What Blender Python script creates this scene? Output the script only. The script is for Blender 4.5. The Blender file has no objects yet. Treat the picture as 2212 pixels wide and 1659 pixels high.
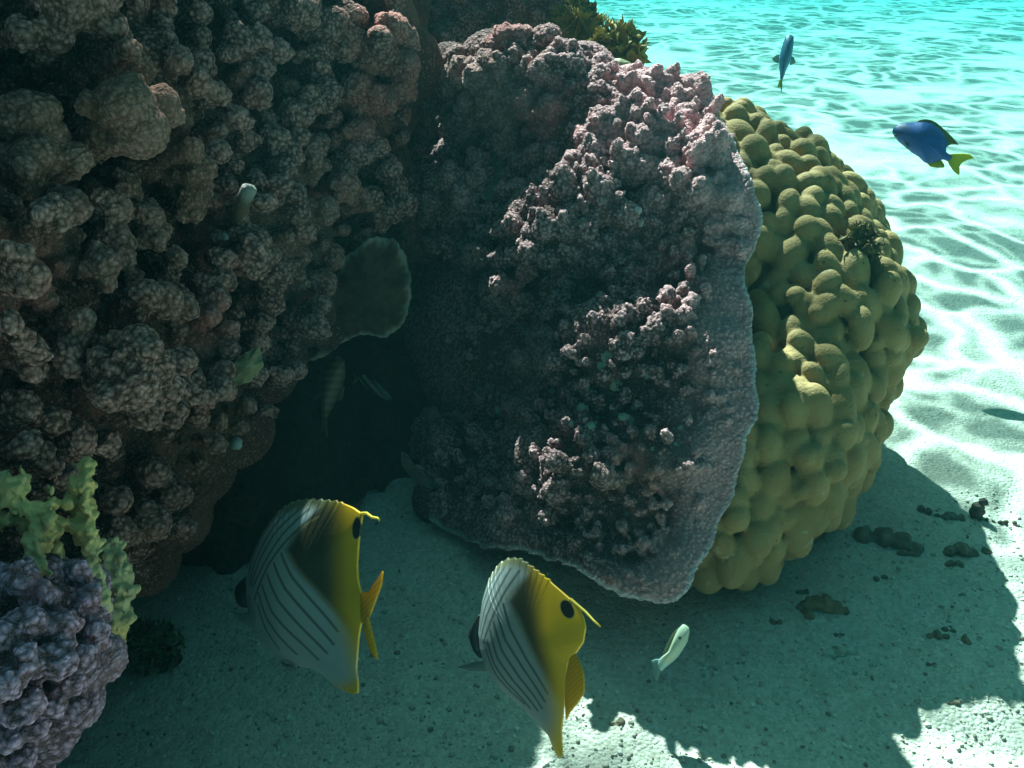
import bpy, bmesh, math, random
import numpy as np
from mathutils import Vector, Matrix
from mathutils.bvhtree import BVHTree

SC = bpy.context.scene
COL = SC.collection
rnd = random.Random(7)
nr = np.random.default_rng(11)

# ------------------------------------------------------------------ camera
CAM = np.array([0.0, 0.0, 0.62])
PITCH = math.radians(28.0)
FPX = 1916.0                                   # focal length in pixels of a 2212 px wide frame
cR = np.array([1.0, 0, 0])
cF = np.array([0, math.cos(PITCH), -math.sin(PITCH)])
cU = np.array([0, math.sin(PITCH), math.cos(PITCH)])
cd = bpy.data.cameras.new('camera')
cam = bpy.data.objects.new('camera', cd)
COL.objects.link(cam)
cam.location = CAM
cam.rotation_euler = (math.pi / 2 - PITCH, 0, 0)
cd.sensor_width = 36.0
cd.lens = 36.0 * FPX / 2212.0
cd.clip_start = 0.02
cd.clip_end = 300
cd.dof.use_dof = False
SC.camera = cam

# ------------------------------------------------------------------ light
SUN_EL, SUN_AZ = math.radians(46.5), math.radians(-15)      # azimuth from +Y, negative = to the left
w = bpy.data.worlds.new('World')
SC.world = w
w.use_nodes = True
nt = w.node_tree
bg = nt.nodes['Background']
sky = nt.nodes.new('ShaderNodeTexSky')
sky.sky_type = 'NISHITA'
sky.sun_disc = False
sky.sun_elevation = SUN_EL
sky.sun_rotation = SUN_AZ
tint = nt.nodes.new('ShaderNodeMix')
tint.data_type = 'RGBA'
tint.blend_type = 'MULTIPLY'
tint.inputs[0].default_value = 1.0
nt.links.new(sky.outputs[0], tint.inputs[6])
tint.inputs[7].default_value = (0.48, 1.0, 0.62, 1)        # skylight after it has gone through the water
nt.links.new(tint.outputs[2], bg.inputs[0])
bg.inputs[1].default_value = 0.064
sl = bpy.data.lights.new('sun', 'SUN')
sl.energy = 5.0
sl.angle = math.radians(0.6)
sl.color = (1.0, 0.86, 0.74)
sun = bpy.data.objects.new('sun', sl)
COL.objects.link(sun)
S = Vector((math.sin(SUN_AZ) * math.cos(SUN_EL), math.cos(SUN_AZ) * math.cos(SUN_EL), math.sin(SUN_EL)))
sun.rotation_euler = S.to_track_quat('Z', 'Y').to_euler()
vs = SC.view_settings
vs.view_transform = 'Standard'
vs.look = 'None'
vs.exposure = 2.35
vs.gamma = 1
vs.use_curve_mapping = False
cy = SC.cycles
cy.use_denoising = True
cy.max_bounces = 6
cy.diffuse_bounces = 3
cy.glossy_bounces = 2
cy.transmission_bounces = 3
cy.volume_bounces = 1
cy.transparent_max_bounces = 8
cy.caustics_reflective = False
cy.caustics_refractive = False
cy.sample_clamp_indirect = 4.0


# ------------------------------------------------------------------ helpers
def ray(px, py):
    v = cF + cR * ((px - 1106.0) / FPX) - cU * ((py - 829.5) / FPX)
    return v / np.linalg.norm(v)


def P(px, py, d):
    return CAM + ray(px, py) * d


def G(px, py, z=0.0):
    v = ray(px, py)
    return CAM + v * ((z - CAM[2]) / v[2])


def tag(o, label=None, cat=None, group=None, kind=None):
    if label: o['label'] = label
    if cat: o['category'] = cat
    if group: o['group'] = group
    if kind: o['kind'] = kind
    return o


def empty(name, loc):
    o = bpy.data.objects.new(name, None)
    o.empty_display_size = 0.02
    o.location = loc
    COL.objects.link(o)
    return o


def mesh_np(name, v, quads=None, tris=None, smooth=True):
    v = np.asarray(v, dtype=np.float32)
    me = bpy.data.meshes.new(name)
    fl, tot = [], []
    if quads is not None and len(quads):
        q = np.asarray(quads, dtype=np.int32); fl.append(q.ravel()); tot.append(np.full(len(q), 4))
    if tris is not None and len(tris):
        t = np.asarray(tris, dtype=np.int32); fl.append(t.ravel()); tot.append(np.full(len(t), 3))
    loops = np.concatenate(fl).astype(np.int32)
    tot = np.concatenate(tot).astype(np.int32)
    start = np.concatenate([[0], np.cumsum(tot)[:-1]]).astype(np.int32)
    me.vertices.add(len(v)); me.vertices.foreach_set('co', v.ravel())
    me.loops.add(len(loops)); me.loops.foreach_set('vertex_index', loops)
    me.polygons.add(len(tot)); me.polygons.foreach_set('loop_start', start)
    me.polygons.foreach_set('use_smooth', np.full(len(tot), smooth, dtype=bool))
    me.update(calc_edges=True)
    me.validate()
    return me


def verts_of(me):
    a = np.empty(len(me.vertices) * 3, dtype=np.float32)
    me.vertices.foreach_get('co', a)
    return a.reshape(-1, 3)


def col_attr(me, rgb, name='col'):
    a = me.color_attributes.new(name, 'FLOAT_COLOR', 'POINT')
    c = np.ones((len(me.vertices), 4), dtype=np.float32)
    c[:, :3] = rgb
    a.data.foreach_set('color', c.ravel())


def float_attr(me, val, name):
    a = me.attributes.new(name, 'FLOAT', 'POINT')
    a.data.foreach_set('value', np.asarray(val, dtype=np.float32))


def link(name, me, mat=None, parent=None, origin=None):
    """link a mesh built in world coordinates; its origin is moved to the given point"""
    o = bpy.data.objects.new(name, me)
    COL.objects.link(o)
    if mat: me.materials.append(mat)
    if parent is not None:
        o.parent = parent
        off = Vector(parent.location)
        me.transform(Matrix.Translation(-off))
    elif origin is not None:
        me.transform(Matrix.Translation(-Vector(origin)))
        o.location = origin
    return o


def ico(sub):
    bm = bmesh.new()
    bmesh.ops.create_icosphere(bm, subdivisions=sub, radius=1.0)
    v = np.array([x.co[:] for x in bm.verts]); f = np.array([[x.index for x in p.verts] for p in bm.faces])
    bm.free()
    return v, f


ICO = {k: ico(k) for k in (1, 2, 3, 4)}


class Blobs:
    """a heap of ellipsoids, later fused by voxel remeshing into one skin"""
    def __init__(self):
        self.parts = {1: [], 2: [], 3: [], 4: []}
        self.extra = []

    def add(self, c, r, sub=2, axis=None, stretch=1.0):
        self.parts[sub].append((np.asarray(c, float), np.asarray(r, float) if np.ndim(r) else np.array([r] * 3, float),
                                axis, stretch))

    def raw(self, v, f):
        self.extra.append((np.asarray(v), np.asarray(f)))

    def arrays(self):
        V, T, n = [], [], 0
        for sub, lst in self.parts.items():
            if not lst: continue
            bv, bf = ICO[sub]
            for c, r, ax, st in lst:
                v = bv * r
                if ax is not None:
                    a = np.asarray(ax) / np.linalg.norm(ax)
                    v = v + np.outer(v @ a, a) * (st - 1.0)
                V.append(v + c); T.append(bf + n); n += len(bv)
        for v, f in self.extra:
            V.append(v); T.append(f + n); n += len(v)
        return np.concatenate(V), np.concatenate(T)

    def fuse(self, name, voxel, smooth=0, sfac=0.5):
        v, t = self.arrays()
        me = mesh_np(name + '_raw', v, tris=t)
        o = bpy.data.objects.new(name + '_raw', me)
        COL.objects.link(o)
        m = o.modifiers.new('r', 'REMESH')
        m.mode = 'VOXEL'; m.voxel_size = voxel; m.use_smooth_shade = True
        if smooth:
            s = o.modifiers.new('s', 'SMOOTH'); s.iterations = smooth; s.factor = sfac
        dg = bpy.context.evaluated_depsgraph_get()
        out = bpy.data.meshes.new_from_object(o.evaluated_get(dg))
        out.name = name
        bpy.data.objects.remove(o); bpy.data.meshes.remove(me)
        return out


# value noise for numpy points
def _hash(i, j, k, s):
    h = (i.astype(np.int64) * 73856093) ^ (j.astype(np.int64) * 19349663) ^ (k.astype(np.int64) * 83492791) ^ (s * 2654435761)
    h = (h ^ (h >> 13)) * 1274126177
    h = h & 0x7fffffff
    h = ((h >> 15) ^ h) & 0xffff
    return h / 65535.0


def vnoise(p, scale, seed=0):
    q = np.asarray(p, float) * scale
    i = np.floor(q).astype(np.int64)
    f = q - i
    f = f * f * (3 - 2 * f)
    r = 0
    for dx in (0, 1):
        for dy in (0, 1):
            for dz in (0, 1):
                wgt = (f[:, 0] if dx else 1 - f[:, 0]) * (f[:, 1] if dy else 1 - f[:, 1]) * (f[:, 2] if dz else 1 - f[:, 2])
                r = r + wgt * _hash(i[:, 0] + dx, i[:, 1] + dy, i[:, 2] + dz, seed)
    return r * 2 - 1


def sstep(a, b, x):
    t = np.clip((x - a) / (b - a), 0, 1)
    return t * t * (3 - 2 * t)


def in_poly(poly, x, y):
    c = False
    n = len(poly)
    for a in range(n):
        x1, y1 = poly[a]; x2, y2 = poly[(a + 1) % n]
        if (y1 > y) != (y2 > y) and x < (x2 - x1) * (y - y1) / (y2 - y1) + x1:
            c = not c
    return c


class Depth:
    """smooth interpolation of the distances of a few known surface points"""
    def __init__(self, pts):
        a = np.array(pts, float)
        self.p, self.d = a[:, :2], a[:, 2]

    def __call__(self, x, y):
        q = ((self.p - (x, y)) ** 2).sum(1) + 60.0 ** 2
        wg = q ** -1.6
        return float((wg * self.d).sum() / wg.sum())

    def many(self, x, y):
        num = den = 0
        for (a, b), d in zip(self.p, self.d):
            wg = ((a - x) ** 2 + (b - y) ** 2 + 3600.0) ** -1.6
            num = num + wg * d; den = den + wg
        return num / den

    def normal(self, x, y):
        e = 40
        a = P(x + e, y, self(x + e, y)) - P(x - e, y, self(x - e, y))
        b = P(x, y - e, self(x, y - e)) - P(x, y + e, self(x, y + e))
        n = np.cross(a, b)
        n /= np.linalg.norm(n)
        return n if n @ ray(x, y) < 0 else -n


def unit(v):
    v = np.asarray(v, float)
    return v / np.linalg.norm(v)


def rdir():
    return unit(nr.normal(size=3))


# ------------------------------------------------------------------ materials
class NT:
    def __init__(self, name):
        self.m = bpy.data.materials.new(name)
        self.m.use_nodes = True
        self.t = self.m.node_tree
        self.b = self.t.nodes['Principled BSDF']
        self.out = self.t.nodes['Material Output']

    def n(self, typ, **kw):
        x = self.t.nodes.new('ShaderNode' + typ)
        for k, v in kw.items(): setattr(x, k, v)
        return x

    def l(self, a, b):
        self.t.links.new(a, b)

    def noise(self, scale, detail=3, rough=0.5, vec=None, dist=0.0):
        x = self.n('TexNoise')
        x.inputs['Scale'].default_value = scale
        x.inputs['Detail'].default_value = detail
        x.inputs['Roughness'].default_value = rough
        x.inputs['Distortion'].default_value = dist
        self.l(vec or self.obj(), x.inputs['Vector'])
        return x.outputs['Fac']

    def vor(self, scale, feature='F1', vec=None, rand=1.0, smooth=None):
        x = self.n('TexVoronoi', feature=feature)
        x.inputs['Scale'].default_value = scale
        x.inputs['Randomness'].default_value = rand
        if smooth is not None: x.inputs['Smoothness'].default_value = smooth
        self.l(vec or self.obj(), x.inputs['Vector'])
        return x

    def obj(self):
        if not hasattr(self, '_o'):
            self._o = self.n('TexCoord').outputs['Object']
        return self._o

    def attr(self, name, out='Color'):
        x = self.n('Attribute', attribute_name=name)
        return x.outputs[out]

    def ramp(self, fac, stops):
        x = self.n('ValToRGB')
        e = x.color_ramp.elements
        e[0].position, e[0].color = stops[0][0], (*stops[0][1], 1)
        e[1].position, e[1].color = stops[1][0], (*stops[1][1], 1)
        for p, c in stops[2:]:
            k = e.new(p); k.color = (*c, 1)
        self.l(fac, x.inputs[0])
        return x.outputs[0]

    def math(self, op, a, b=None, c=None, clamp=False):
        x = self.n('Math', operation=op, use_clamp=clamp)
        for i, v in enumerate((a, b, c)):
            if v is None: continue
            if isinstance(v, (int, float)): x.inputs[i].default_value = v
            else: self.l(v, x.inputs[i])
        return x.outputs[0]

    def mix(self, fac, a, b, blend='MIX'):
        x = self.n('Mix', data_type='RGBA', blend_type=blend)
        for i, v in ((0, fac), (6, a), (7, b)):
            if isinstance(v, (int, float)): x.inputs[i].default_value = v
            elif isinstance(v, tuple): x.inputs[i].default_value = (*v, 1)
            else: self.l(v, x.inputs[i])
        return x.outputs[2]

    def color(self, c):
        if isinstance(c, tuple): self.b.inputs['Base Color'].default_value = (*c, 1)
        else: self.l(c, self.b.inputs['Base Color'])

    def rough(self, r, spec=0.3):
        self.b.inputs['Roughness'].default_value = r
        self.b.inputs['Specular IOR Level'].default_value = spec

    def bump(self, h, dist=0.002, strength=1.0):
        x = self.n('Bump')
        x.inputs['Distance'].default_value = dist
        x.inputs['Strength'].default_value = strength
        self.l(h, x.inputs['Height'])
        self.l(x.outputs[0], self.b.inputs['Normal'])

    def disp(self, h, scale, mid=0.5, method='BOTH'):
        x = self.n('Displacement')
        x.inputs['Scale'].default_value = scale
        x.inputs['Midlevel'].default_value = mid
        self.l(h, x.inputs['Height'])
        self.l(x.outputs[0], self.out.inputs['Displacement'])
        self.m.displacement_method = method


def mat_rus(name, base, tip, gran=150.0, amp=0.0034, tipmul=0.8):
    """knobbly coral: granular skin, paler growing tips (attribute 'tip'), pale rims (attribute 'rim')"""
    k = NT(name)
    warp = k.n('VectorMath', operation='MULTIPLY_ADD')
    nz = k.n('TexNoise'); nz.inputs['Scale'].default_value = 60; k.l(k.obj(), nz.inputs['Vector'])
    k.l(nz.outputs['Color'], warp.inputs[0]); warp.inputs[1].default_value = (0.010,) * 3
    k.l(k.obj(), warp.inputs[2])
    wv = warp.outputs[0]
    g1 = k.vor(gran, 'F1', wv).outputs['Distance']
    g2 = k.vor(gran * 2.3, 'F1', wv).outputs['Distance']
    n1 = k.noise(14, 4, 0.6)
    n2 = k.noise(gran * 4.5, 3, 0.65)
    top = k.math('SUBTRACT', 1.0, g1, clamp=True)
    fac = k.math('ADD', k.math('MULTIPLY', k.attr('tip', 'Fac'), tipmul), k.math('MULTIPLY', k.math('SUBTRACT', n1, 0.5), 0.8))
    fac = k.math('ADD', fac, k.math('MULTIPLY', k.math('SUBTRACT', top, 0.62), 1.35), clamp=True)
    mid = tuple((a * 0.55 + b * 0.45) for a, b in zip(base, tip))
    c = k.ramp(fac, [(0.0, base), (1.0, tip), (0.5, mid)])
    c = k.mix(k.ramp(k.noise(5.0, 3), [(0.48, (0, 0, 0)), (0.62, (0.5,) * 3)]), c,
              tuple(x * y for x, y in zip(mid, (0.85, 0.80, 0.6))))
    c = k.mix(k.ramp(k.noise(8.0, 4, 0.6), [(0.56, (0, 0, 0)), (0.66, (0.45,) * 3)]), c, tuple(x * y for x, y in zip(mid, (1.5, 0.80, 0.75))))
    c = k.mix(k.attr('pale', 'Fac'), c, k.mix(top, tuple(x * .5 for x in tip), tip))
    c = k.mix(k.math('MULTIPLY', k.math('SUBTRACT', n2, 0.42, clamp=True), 0.9, clamp=True), c, tuple(min(1, x * 1.25) for x in tip))
    c = k.mix(k.attr('rim', 'Fac'), c, (0.55, 0.55, 0.58))
    k.color(c)
    k.rough(0.85, 0.15)
    h = k.math('ADD', k.math('MULTIPLY', top, 0.62), k.math('MULTIPLY', k.math('SUBTRACT', 1.0, g2), 0.28))
    h = k.math('ADD', h, k.math('MULTIPLY', n2, 0.25))
    k.disp(h, amp, 0.55)
    return k.m


M = {}
M['rus_dark'] = mat_rus('dark knobbly coral', (0.022, 0.008, 0.004), (0.72, 0.36, 0.34), 260, 0.0034)
M['rus_violet'] = mat_rus('lavender knobbly coral', (0.085, 0.038, 0.038), (0.88, 0.50, 0.76), 250, 0.0034)
M['rus_mid'] = mat_rus('purple brown knobbly coral', (0.036, 0.014, 0.010), (0.78, 0.46, 0.50), 260, 0.0040)
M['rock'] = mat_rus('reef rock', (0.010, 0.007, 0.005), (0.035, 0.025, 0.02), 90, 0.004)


def mat_lobe():
    k = NT('olive lobe coral')
    n = k.noise(22, 4, 0.55)
    c = k.ramp(n, [(0.3, (0.235, 0.155, 0.060)), (0.72, (0.385, 0.265, 0.118))])
    sp = k.vor(520, 'F1').outputs['Distance']
    c = k.mix(k.math('LESS_THAN', sp, 0.13), c, (0.42, 0.38, 0.20))
    c = k.mix(k.ramp(k.noise(9, 5, 0.65), [(0.58, (0, 0, 0)), (0.70, (0.55,) * 3)]), c, (0.20, 0.17, 0.09))
    c = k.mix(k.ramp(k.noise(31, 4, 0.6), [(0.66, (0, 0, 0)), (0.72, (0.7,) * 3)]), c, (0.46, 0.42, 0.30))
    c = k.mix(k.ramp(k.vor(48, 'F1').outputs['Distance'], [(0.05, (0.8,) * 3), (0.085, (0, 0, 0))]), c, (0.06, 0.05, 0.025))
    k.color(c)
    k.rough(0.75, 0.2)
    k.bump(k.math('ADD', k.noise(300, 4, 0.65), k.math('MULTIPLY', sp, 0.25)), 0.0014, 1.0)
    return k.m


M['lobe'] = mat_lobe()


def mat_attr(name, rough=0.5, spec=0.35, sss=0.0, trans=0.0, bumpscale=0, bumpd=0.0006):
    k = NT(name)
    k.color(k.attr('col'))
    k.rough(rough, spec)
    if bumpscale: k.bump(k.noise(bumpscale, 3), bumpd, 0.7)
    if trans:
        tr = k.n('BsdfTranslucent')
        k.l(k.attr('col'), tr.inputs[0])
        mx = k.n('MixShader'); mx.inputs[0].default_value = trans
        k.l(k.b.outputs[0], mx.inputs[1]); k.l(tr.outputs[0], mx.inputs[2])
        k.l(mx.outputs[0], k.out.inputs[0])
    return k.m


M['fish'] = mat_attr('fish skin', 0.45, 0.4, bumpscale=900, bumpd=0.0003)
M['fin'] = mat_attr('fish fin', 0.5, 0.3, trans=0.4)
M['plate'] = mat_attr('thin plate coral', 0.8, 0.2, bumpscale=260, bumpd=0.005)
M['sponge'] = mat_attr('encrusting sponge', 0.8, 0.2, bumpscale=260, bumpd=0.003)
M['algae'] = mat_attr('leafy alga', 0.6, 0.3, trans=0.35, bumpscale=200, bumpd=0.001)
M['stone'] = mat_attr('rubble', 0.85, 0.2, bumpscale=180, bumpd=0.003)


# ------------------------------------------------------------------ sand, water, haze
def build_sand():
    xs = np.concatenate([-np.geomspace(40, 1.6, 26), np.linspace(-1.55, 1.6, 420), np.geomspace(1.65, 40, 28)])
    ys = np.concatenate([-np.geomspace(40, 0.2, 22)[:-1], np.linspace(-0.2, 2.6, 380), np.geomspace(2.62, 12, 130), np.geomspace(12.3, 60, 20)])
    X, Y = np.meshgrid(xs, ys)
    p = np.stack([X.ravel(), Y.ravel(), np.zeros(X.size)], 1)
    z = 0.010 * vnoise(p, 2.2, 1) + 0.004 * vnoise(p, 6, 2) + 0.0035 * vnoise(p, 19, 3) + 0.0012 * vnoise(p, 60, 5)
    far = sstep(1.0, 3.0, p[:, 1])
    pw = p.copy(); pw[:, 0] *= 0.45
    z += far * (0.008 * vnoise(pw + 9, 4.0, 4) + .0025 * vnoise(pw + 5, 11.0, 6))
    p[:, 2] = z - 0.006
    nx, ny = len(xs), len(ys)
    i = (np.arange(ny - 1)[:, None] * nx + np.arange(nx - 1)[None]).ravel()
    q = np.stack([i, i + 1, i + nx + 1, i + nx], 1)
    me = mesh_np('sand', p, quads=q)
    k = NT('coral sand')
    n1 = k.noise(7, 4, 0.6)
    c = k.ramp(n1, [(0.3, (0.52, 0.49, 0.42)), (0.7, (0.68, 0.65, 0.57))])
    g = k.vor(260, 'F1')
    c = k.mix(0.5, c, k.ramp(g.outputs['Color'], [(0.1, (0.38, 0.35, 0.30)), (0.9, (0.74, 0.71, 0.64))]))
    dk = k.vor(75, 'F1').outputs['Distance']
    c = k.mix(k.math('LESS_THAN', dk, 0.05), c, (0.22, 0.19, 0.15))
    c = k.mix(k.math('MULTIPLY', k.math('SUBTRACT', k.noise(40, 3), 0.55, clamp=True), 1.6, clamp=True), c, (0.28, 0.25, 0.2))
    k.color(c); k.rough(0.9, 0.1)
    h = k.math('ADD', k.math('MULTIPLY', k.math('SUBTRACT', 1.0, g.outputs['Distance']), 0.5), k.noise(120, 4, 0.7))
    h = k.math('ADD', h, k.math('MULTIPLY', k.noise(28, 3, 0.6), 1.5))
    k.bump(h, 0.005, 0.7)
    o = link('sand', me, k.m)
    return tag(o, kind='structure')


SAND = build_sand()
SURF = 1.30


def build_water():
    n = 90
    xs = np.linspace(-40, 40, n); ys = np.linspace(-40, 60, n)
    X, Y = np.meshgrid(xs, ys)
    p = np.stack([X.ravel(), Y.ravel(), np.zeros(X.size)], 1)
    p[:, 2] = SURF + 0.02 * vnoise(p, 0.6, 3)
    i = (np.arange(n - 1)[:, None] * n + np.arange(n - 1)[None]).ravel()
    me = mesh_np('water', p, quads=np.stack([i, i + 1, i + n + 1, i + n], 1))
    k = NT('water surface with painted caustics')
    t = k.t
    t.nodes.remove(k.b)
    # painted caustics: a light and dark transparency pattern stands in for focused sunlight
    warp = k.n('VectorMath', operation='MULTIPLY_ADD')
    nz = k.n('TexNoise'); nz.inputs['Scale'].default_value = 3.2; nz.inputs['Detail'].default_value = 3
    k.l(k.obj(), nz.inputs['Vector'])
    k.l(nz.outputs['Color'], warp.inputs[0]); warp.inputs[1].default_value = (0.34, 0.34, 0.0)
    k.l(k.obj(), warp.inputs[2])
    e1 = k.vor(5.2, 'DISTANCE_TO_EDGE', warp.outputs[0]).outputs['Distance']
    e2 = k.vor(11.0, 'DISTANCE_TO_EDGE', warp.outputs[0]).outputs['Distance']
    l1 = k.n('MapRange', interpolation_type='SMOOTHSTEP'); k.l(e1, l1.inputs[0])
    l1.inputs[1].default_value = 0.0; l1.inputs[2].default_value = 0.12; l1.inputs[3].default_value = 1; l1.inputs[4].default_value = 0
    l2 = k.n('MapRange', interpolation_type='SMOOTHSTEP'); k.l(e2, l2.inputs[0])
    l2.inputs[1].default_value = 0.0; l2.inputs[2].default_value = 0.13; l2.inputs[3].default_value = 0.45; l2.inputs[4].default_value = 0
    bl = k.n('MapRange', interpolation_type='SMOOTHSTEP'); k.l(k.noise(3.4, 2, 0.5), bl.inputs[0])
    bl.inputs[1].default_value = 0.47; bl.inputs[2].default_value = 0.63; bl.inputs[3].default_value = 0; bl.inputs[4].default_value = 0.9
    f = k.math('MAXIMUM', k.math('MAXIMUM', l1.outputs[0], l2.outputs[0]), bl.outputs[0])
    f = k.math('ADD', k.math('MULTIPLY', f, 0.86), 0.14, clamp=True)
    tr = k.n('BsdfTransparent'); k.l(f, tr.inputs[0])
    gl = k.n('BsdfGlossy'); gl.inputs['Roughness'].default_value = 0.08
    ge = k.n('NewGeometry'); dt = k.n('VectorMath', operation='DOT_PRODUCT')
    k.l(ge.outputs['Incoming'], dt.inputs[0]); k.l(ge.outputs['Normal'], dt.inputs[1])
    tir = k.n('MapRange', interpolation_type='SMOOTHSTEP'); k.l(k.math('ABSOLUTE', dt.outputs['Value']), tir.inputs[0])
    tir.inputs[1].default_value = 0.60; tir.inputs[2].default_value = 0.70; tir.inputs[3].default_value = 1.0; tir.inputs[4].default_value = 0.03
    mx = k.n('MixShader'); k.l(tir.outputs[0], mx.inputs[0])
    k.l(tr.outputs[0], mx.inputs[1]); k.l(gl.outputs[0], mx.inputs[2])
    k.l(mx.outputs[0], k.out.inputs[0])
    return tag(link('water', me, k.m), kind='structure')


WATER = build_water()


def build_haze():
    bm = bmesh.new()
    bmesh.ops.create_cube(bm, size=1)
    me = bpy.data.meshes.new('haze')
    z0, z1 = -1.1, 1.22
    for v in bm.verts:
        v.co = (v.co.x * 84, 10 + v.co.y * 106, z0 + (v.co.z + .5) * (z1 - z0))
    bm.to_mesh(me); bm.free()
    m = bpy.data.materials.new('hazy water')
    m.use_nodes = True
    t = m.node_tree
    t.nodes.remove(t.nodes['Principled BSDF'])
    pv = t.nodes.new('ShaderNodeVolumePrincipled')
    pv.inputs['Density'].default_value = 0.36
    pv.inputs['Color'].default_value = (0.008, 0.032, 0.036, 1)
    pv.inputs['Absorption Color'].default_value = (0.04, 0.70, 0.78, 1)
    pv.inputs['Anisotropy'].default_value = 0.2
    t.links.new(pv.outputs[0], t.nodes['Material Output'].inputs['Volume'])
    return tag(link('haze', me, m), kind='stuff')


HAZE = build_haze()


# ------------------------------------------------------------------ knobbly corals
def cluster(B, base, axis, r, length=None, subs=9, sub_r=(0.30, 0.5), steps=None):
    """one knob: a stubby finger of overlapping spheres studded with smaller ones"""
    axis = unit(axis)
    L = length if length is not None else r * rnd.uniform(0.8, 1.8)
    n = steps or max(2, int(L / (r * 0.6)) + 1)
    side = unit(np.cross(axis, rdir()))
    for i in range(n):
        t = i / (n - 1)
        c = base + axis * L * t + side * r * 0.25 * math.sin(t * 2.5) + nr.normal(size=3) * r * 0.08
        rr = r * (0.85 + 0.3 * math.sin(t * 2.6)) * rnd.uniform(0.85, 1.1)
        B.add(c, rr * nr.uniform(0.85, 1.12, 3), 2 if r > 0.012 else 1)
        for _ in range(subs if i == n - 1 else subs // 2):
            dv = unit(rdir() + axis * 0.5)
            s = r * rnd.uniform(*sub_r)
            B.add(c + dv * rr * rnd.uniform(0.72, 0.98), s * nr.uniform(0.8, 1.2, 3), 1)
            if r > 0.016:
                for _ in range(3):
                    d2 = unit(dv + rdir() * 0.9)
                    B.add(c + dv * rr * 0.85 + d2 * s * 0.85, s * rnd.uniform(0.35, 0.55), 1)


def lump(B, c, axis, r):
    """a blunt lobed finger with a cauliflower top"""
    axis = unit(axis)
    B.add(c, r * nr.uniform(.72, .95, 3), 3, axis, 1.15)
    for q in (0.8, 1.6, 2.5):
        B.add(c - axis * r * q + nr.normal(size=3) * r * .1, r * (.74 - .06 * q), 2)
    for _ in range(rnd.choice([6, 7, 8, 9])):
        dv = unit(rdir() + axis * .35)
        s = r * rnd.uniform(.28, .58)
        q = c + dv * r * rnd.uniform(.55, .85) - axis * r * rnd.uniform(0, .5)
        B.add(q, s * nr.uniform(.8, 1.2, 3), 2)
        if s * FPX > 11:
            for _ in range(3):
                B.add(q + unit(dv + rdir() * .8) * s * .8, s * rnd.uniform(.3, .5), 1)


def base_skin(B, poly, D, step, rpx, back=0.02, layers=((0.10, 1.6),), jitter=0.3, lm=110):
    xs = [p[0] for p in poly]; ys = [p[1] for p in poly]
    y = min(ys)
    row = 0
    while y <= max(ys):
        x = min(xs) + (step / 2 if row % 2 else 0)
        while x <= max(xs):
            if in_poly(poly, x, y):
                jx, jy = x + rnd.uniform(-1, 1) * step * jitter, y + rnd.uniform(-1, 1) * step * jitter
                d = D(jx, jy)
                r = rpx * d / FPX
                B.add(P(jx, jy, d + back + r), r * nr.uniform(0.85, 1.15, 3), 3)
                if row % 2 == 0 and all(in_poly(poly, jx + ex, jy + ey) for ex, ey in ((lm, 0), (-lm, 0), (0, lm), (0, -lm), (lm * .7, -lm * .7))):
                    for off, k in layers:
                        B.add(P(jx, jy, d + back + r + off), r * k, 2)
            x += step
        y += step * 0.8
        row += 1


def tips(me, knobs):
    """attribute 'tip': how far a vertex sticks out of the locally averaged surface"""
    v = verts_of(me).astype(np.float64)
    e = np.empty(len(me.edges) * 2, dtype=np.int32)
    me.edges.foreach_get('vertices', e)
    e = e.reshape(-1, 2)
    deg = np.bincount(e.ravel(), minlength=len(v)).astype(float)[:, None]
    s = v.copy()
    for _ in range(knobs):
        acc = np.zeros_like(s)
        for ax in range(3):
            acc[:, ax] = np.bincount(e[:, 0], s[e[:, 1], ax], len(v)) + np.bincount(e[:, 1], s[e[:, 0], ax], len(v))
        s = acc / np.maximum(deg, 1)
    nrm = np.empty(len(v) * 3, dtype=np.float32)
    me.vertices.foreach_get('normal', nrm)
    nrm = nrm.reshape(-1, 3)
    return ((v - s) * nrm).sum(1)


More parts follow.
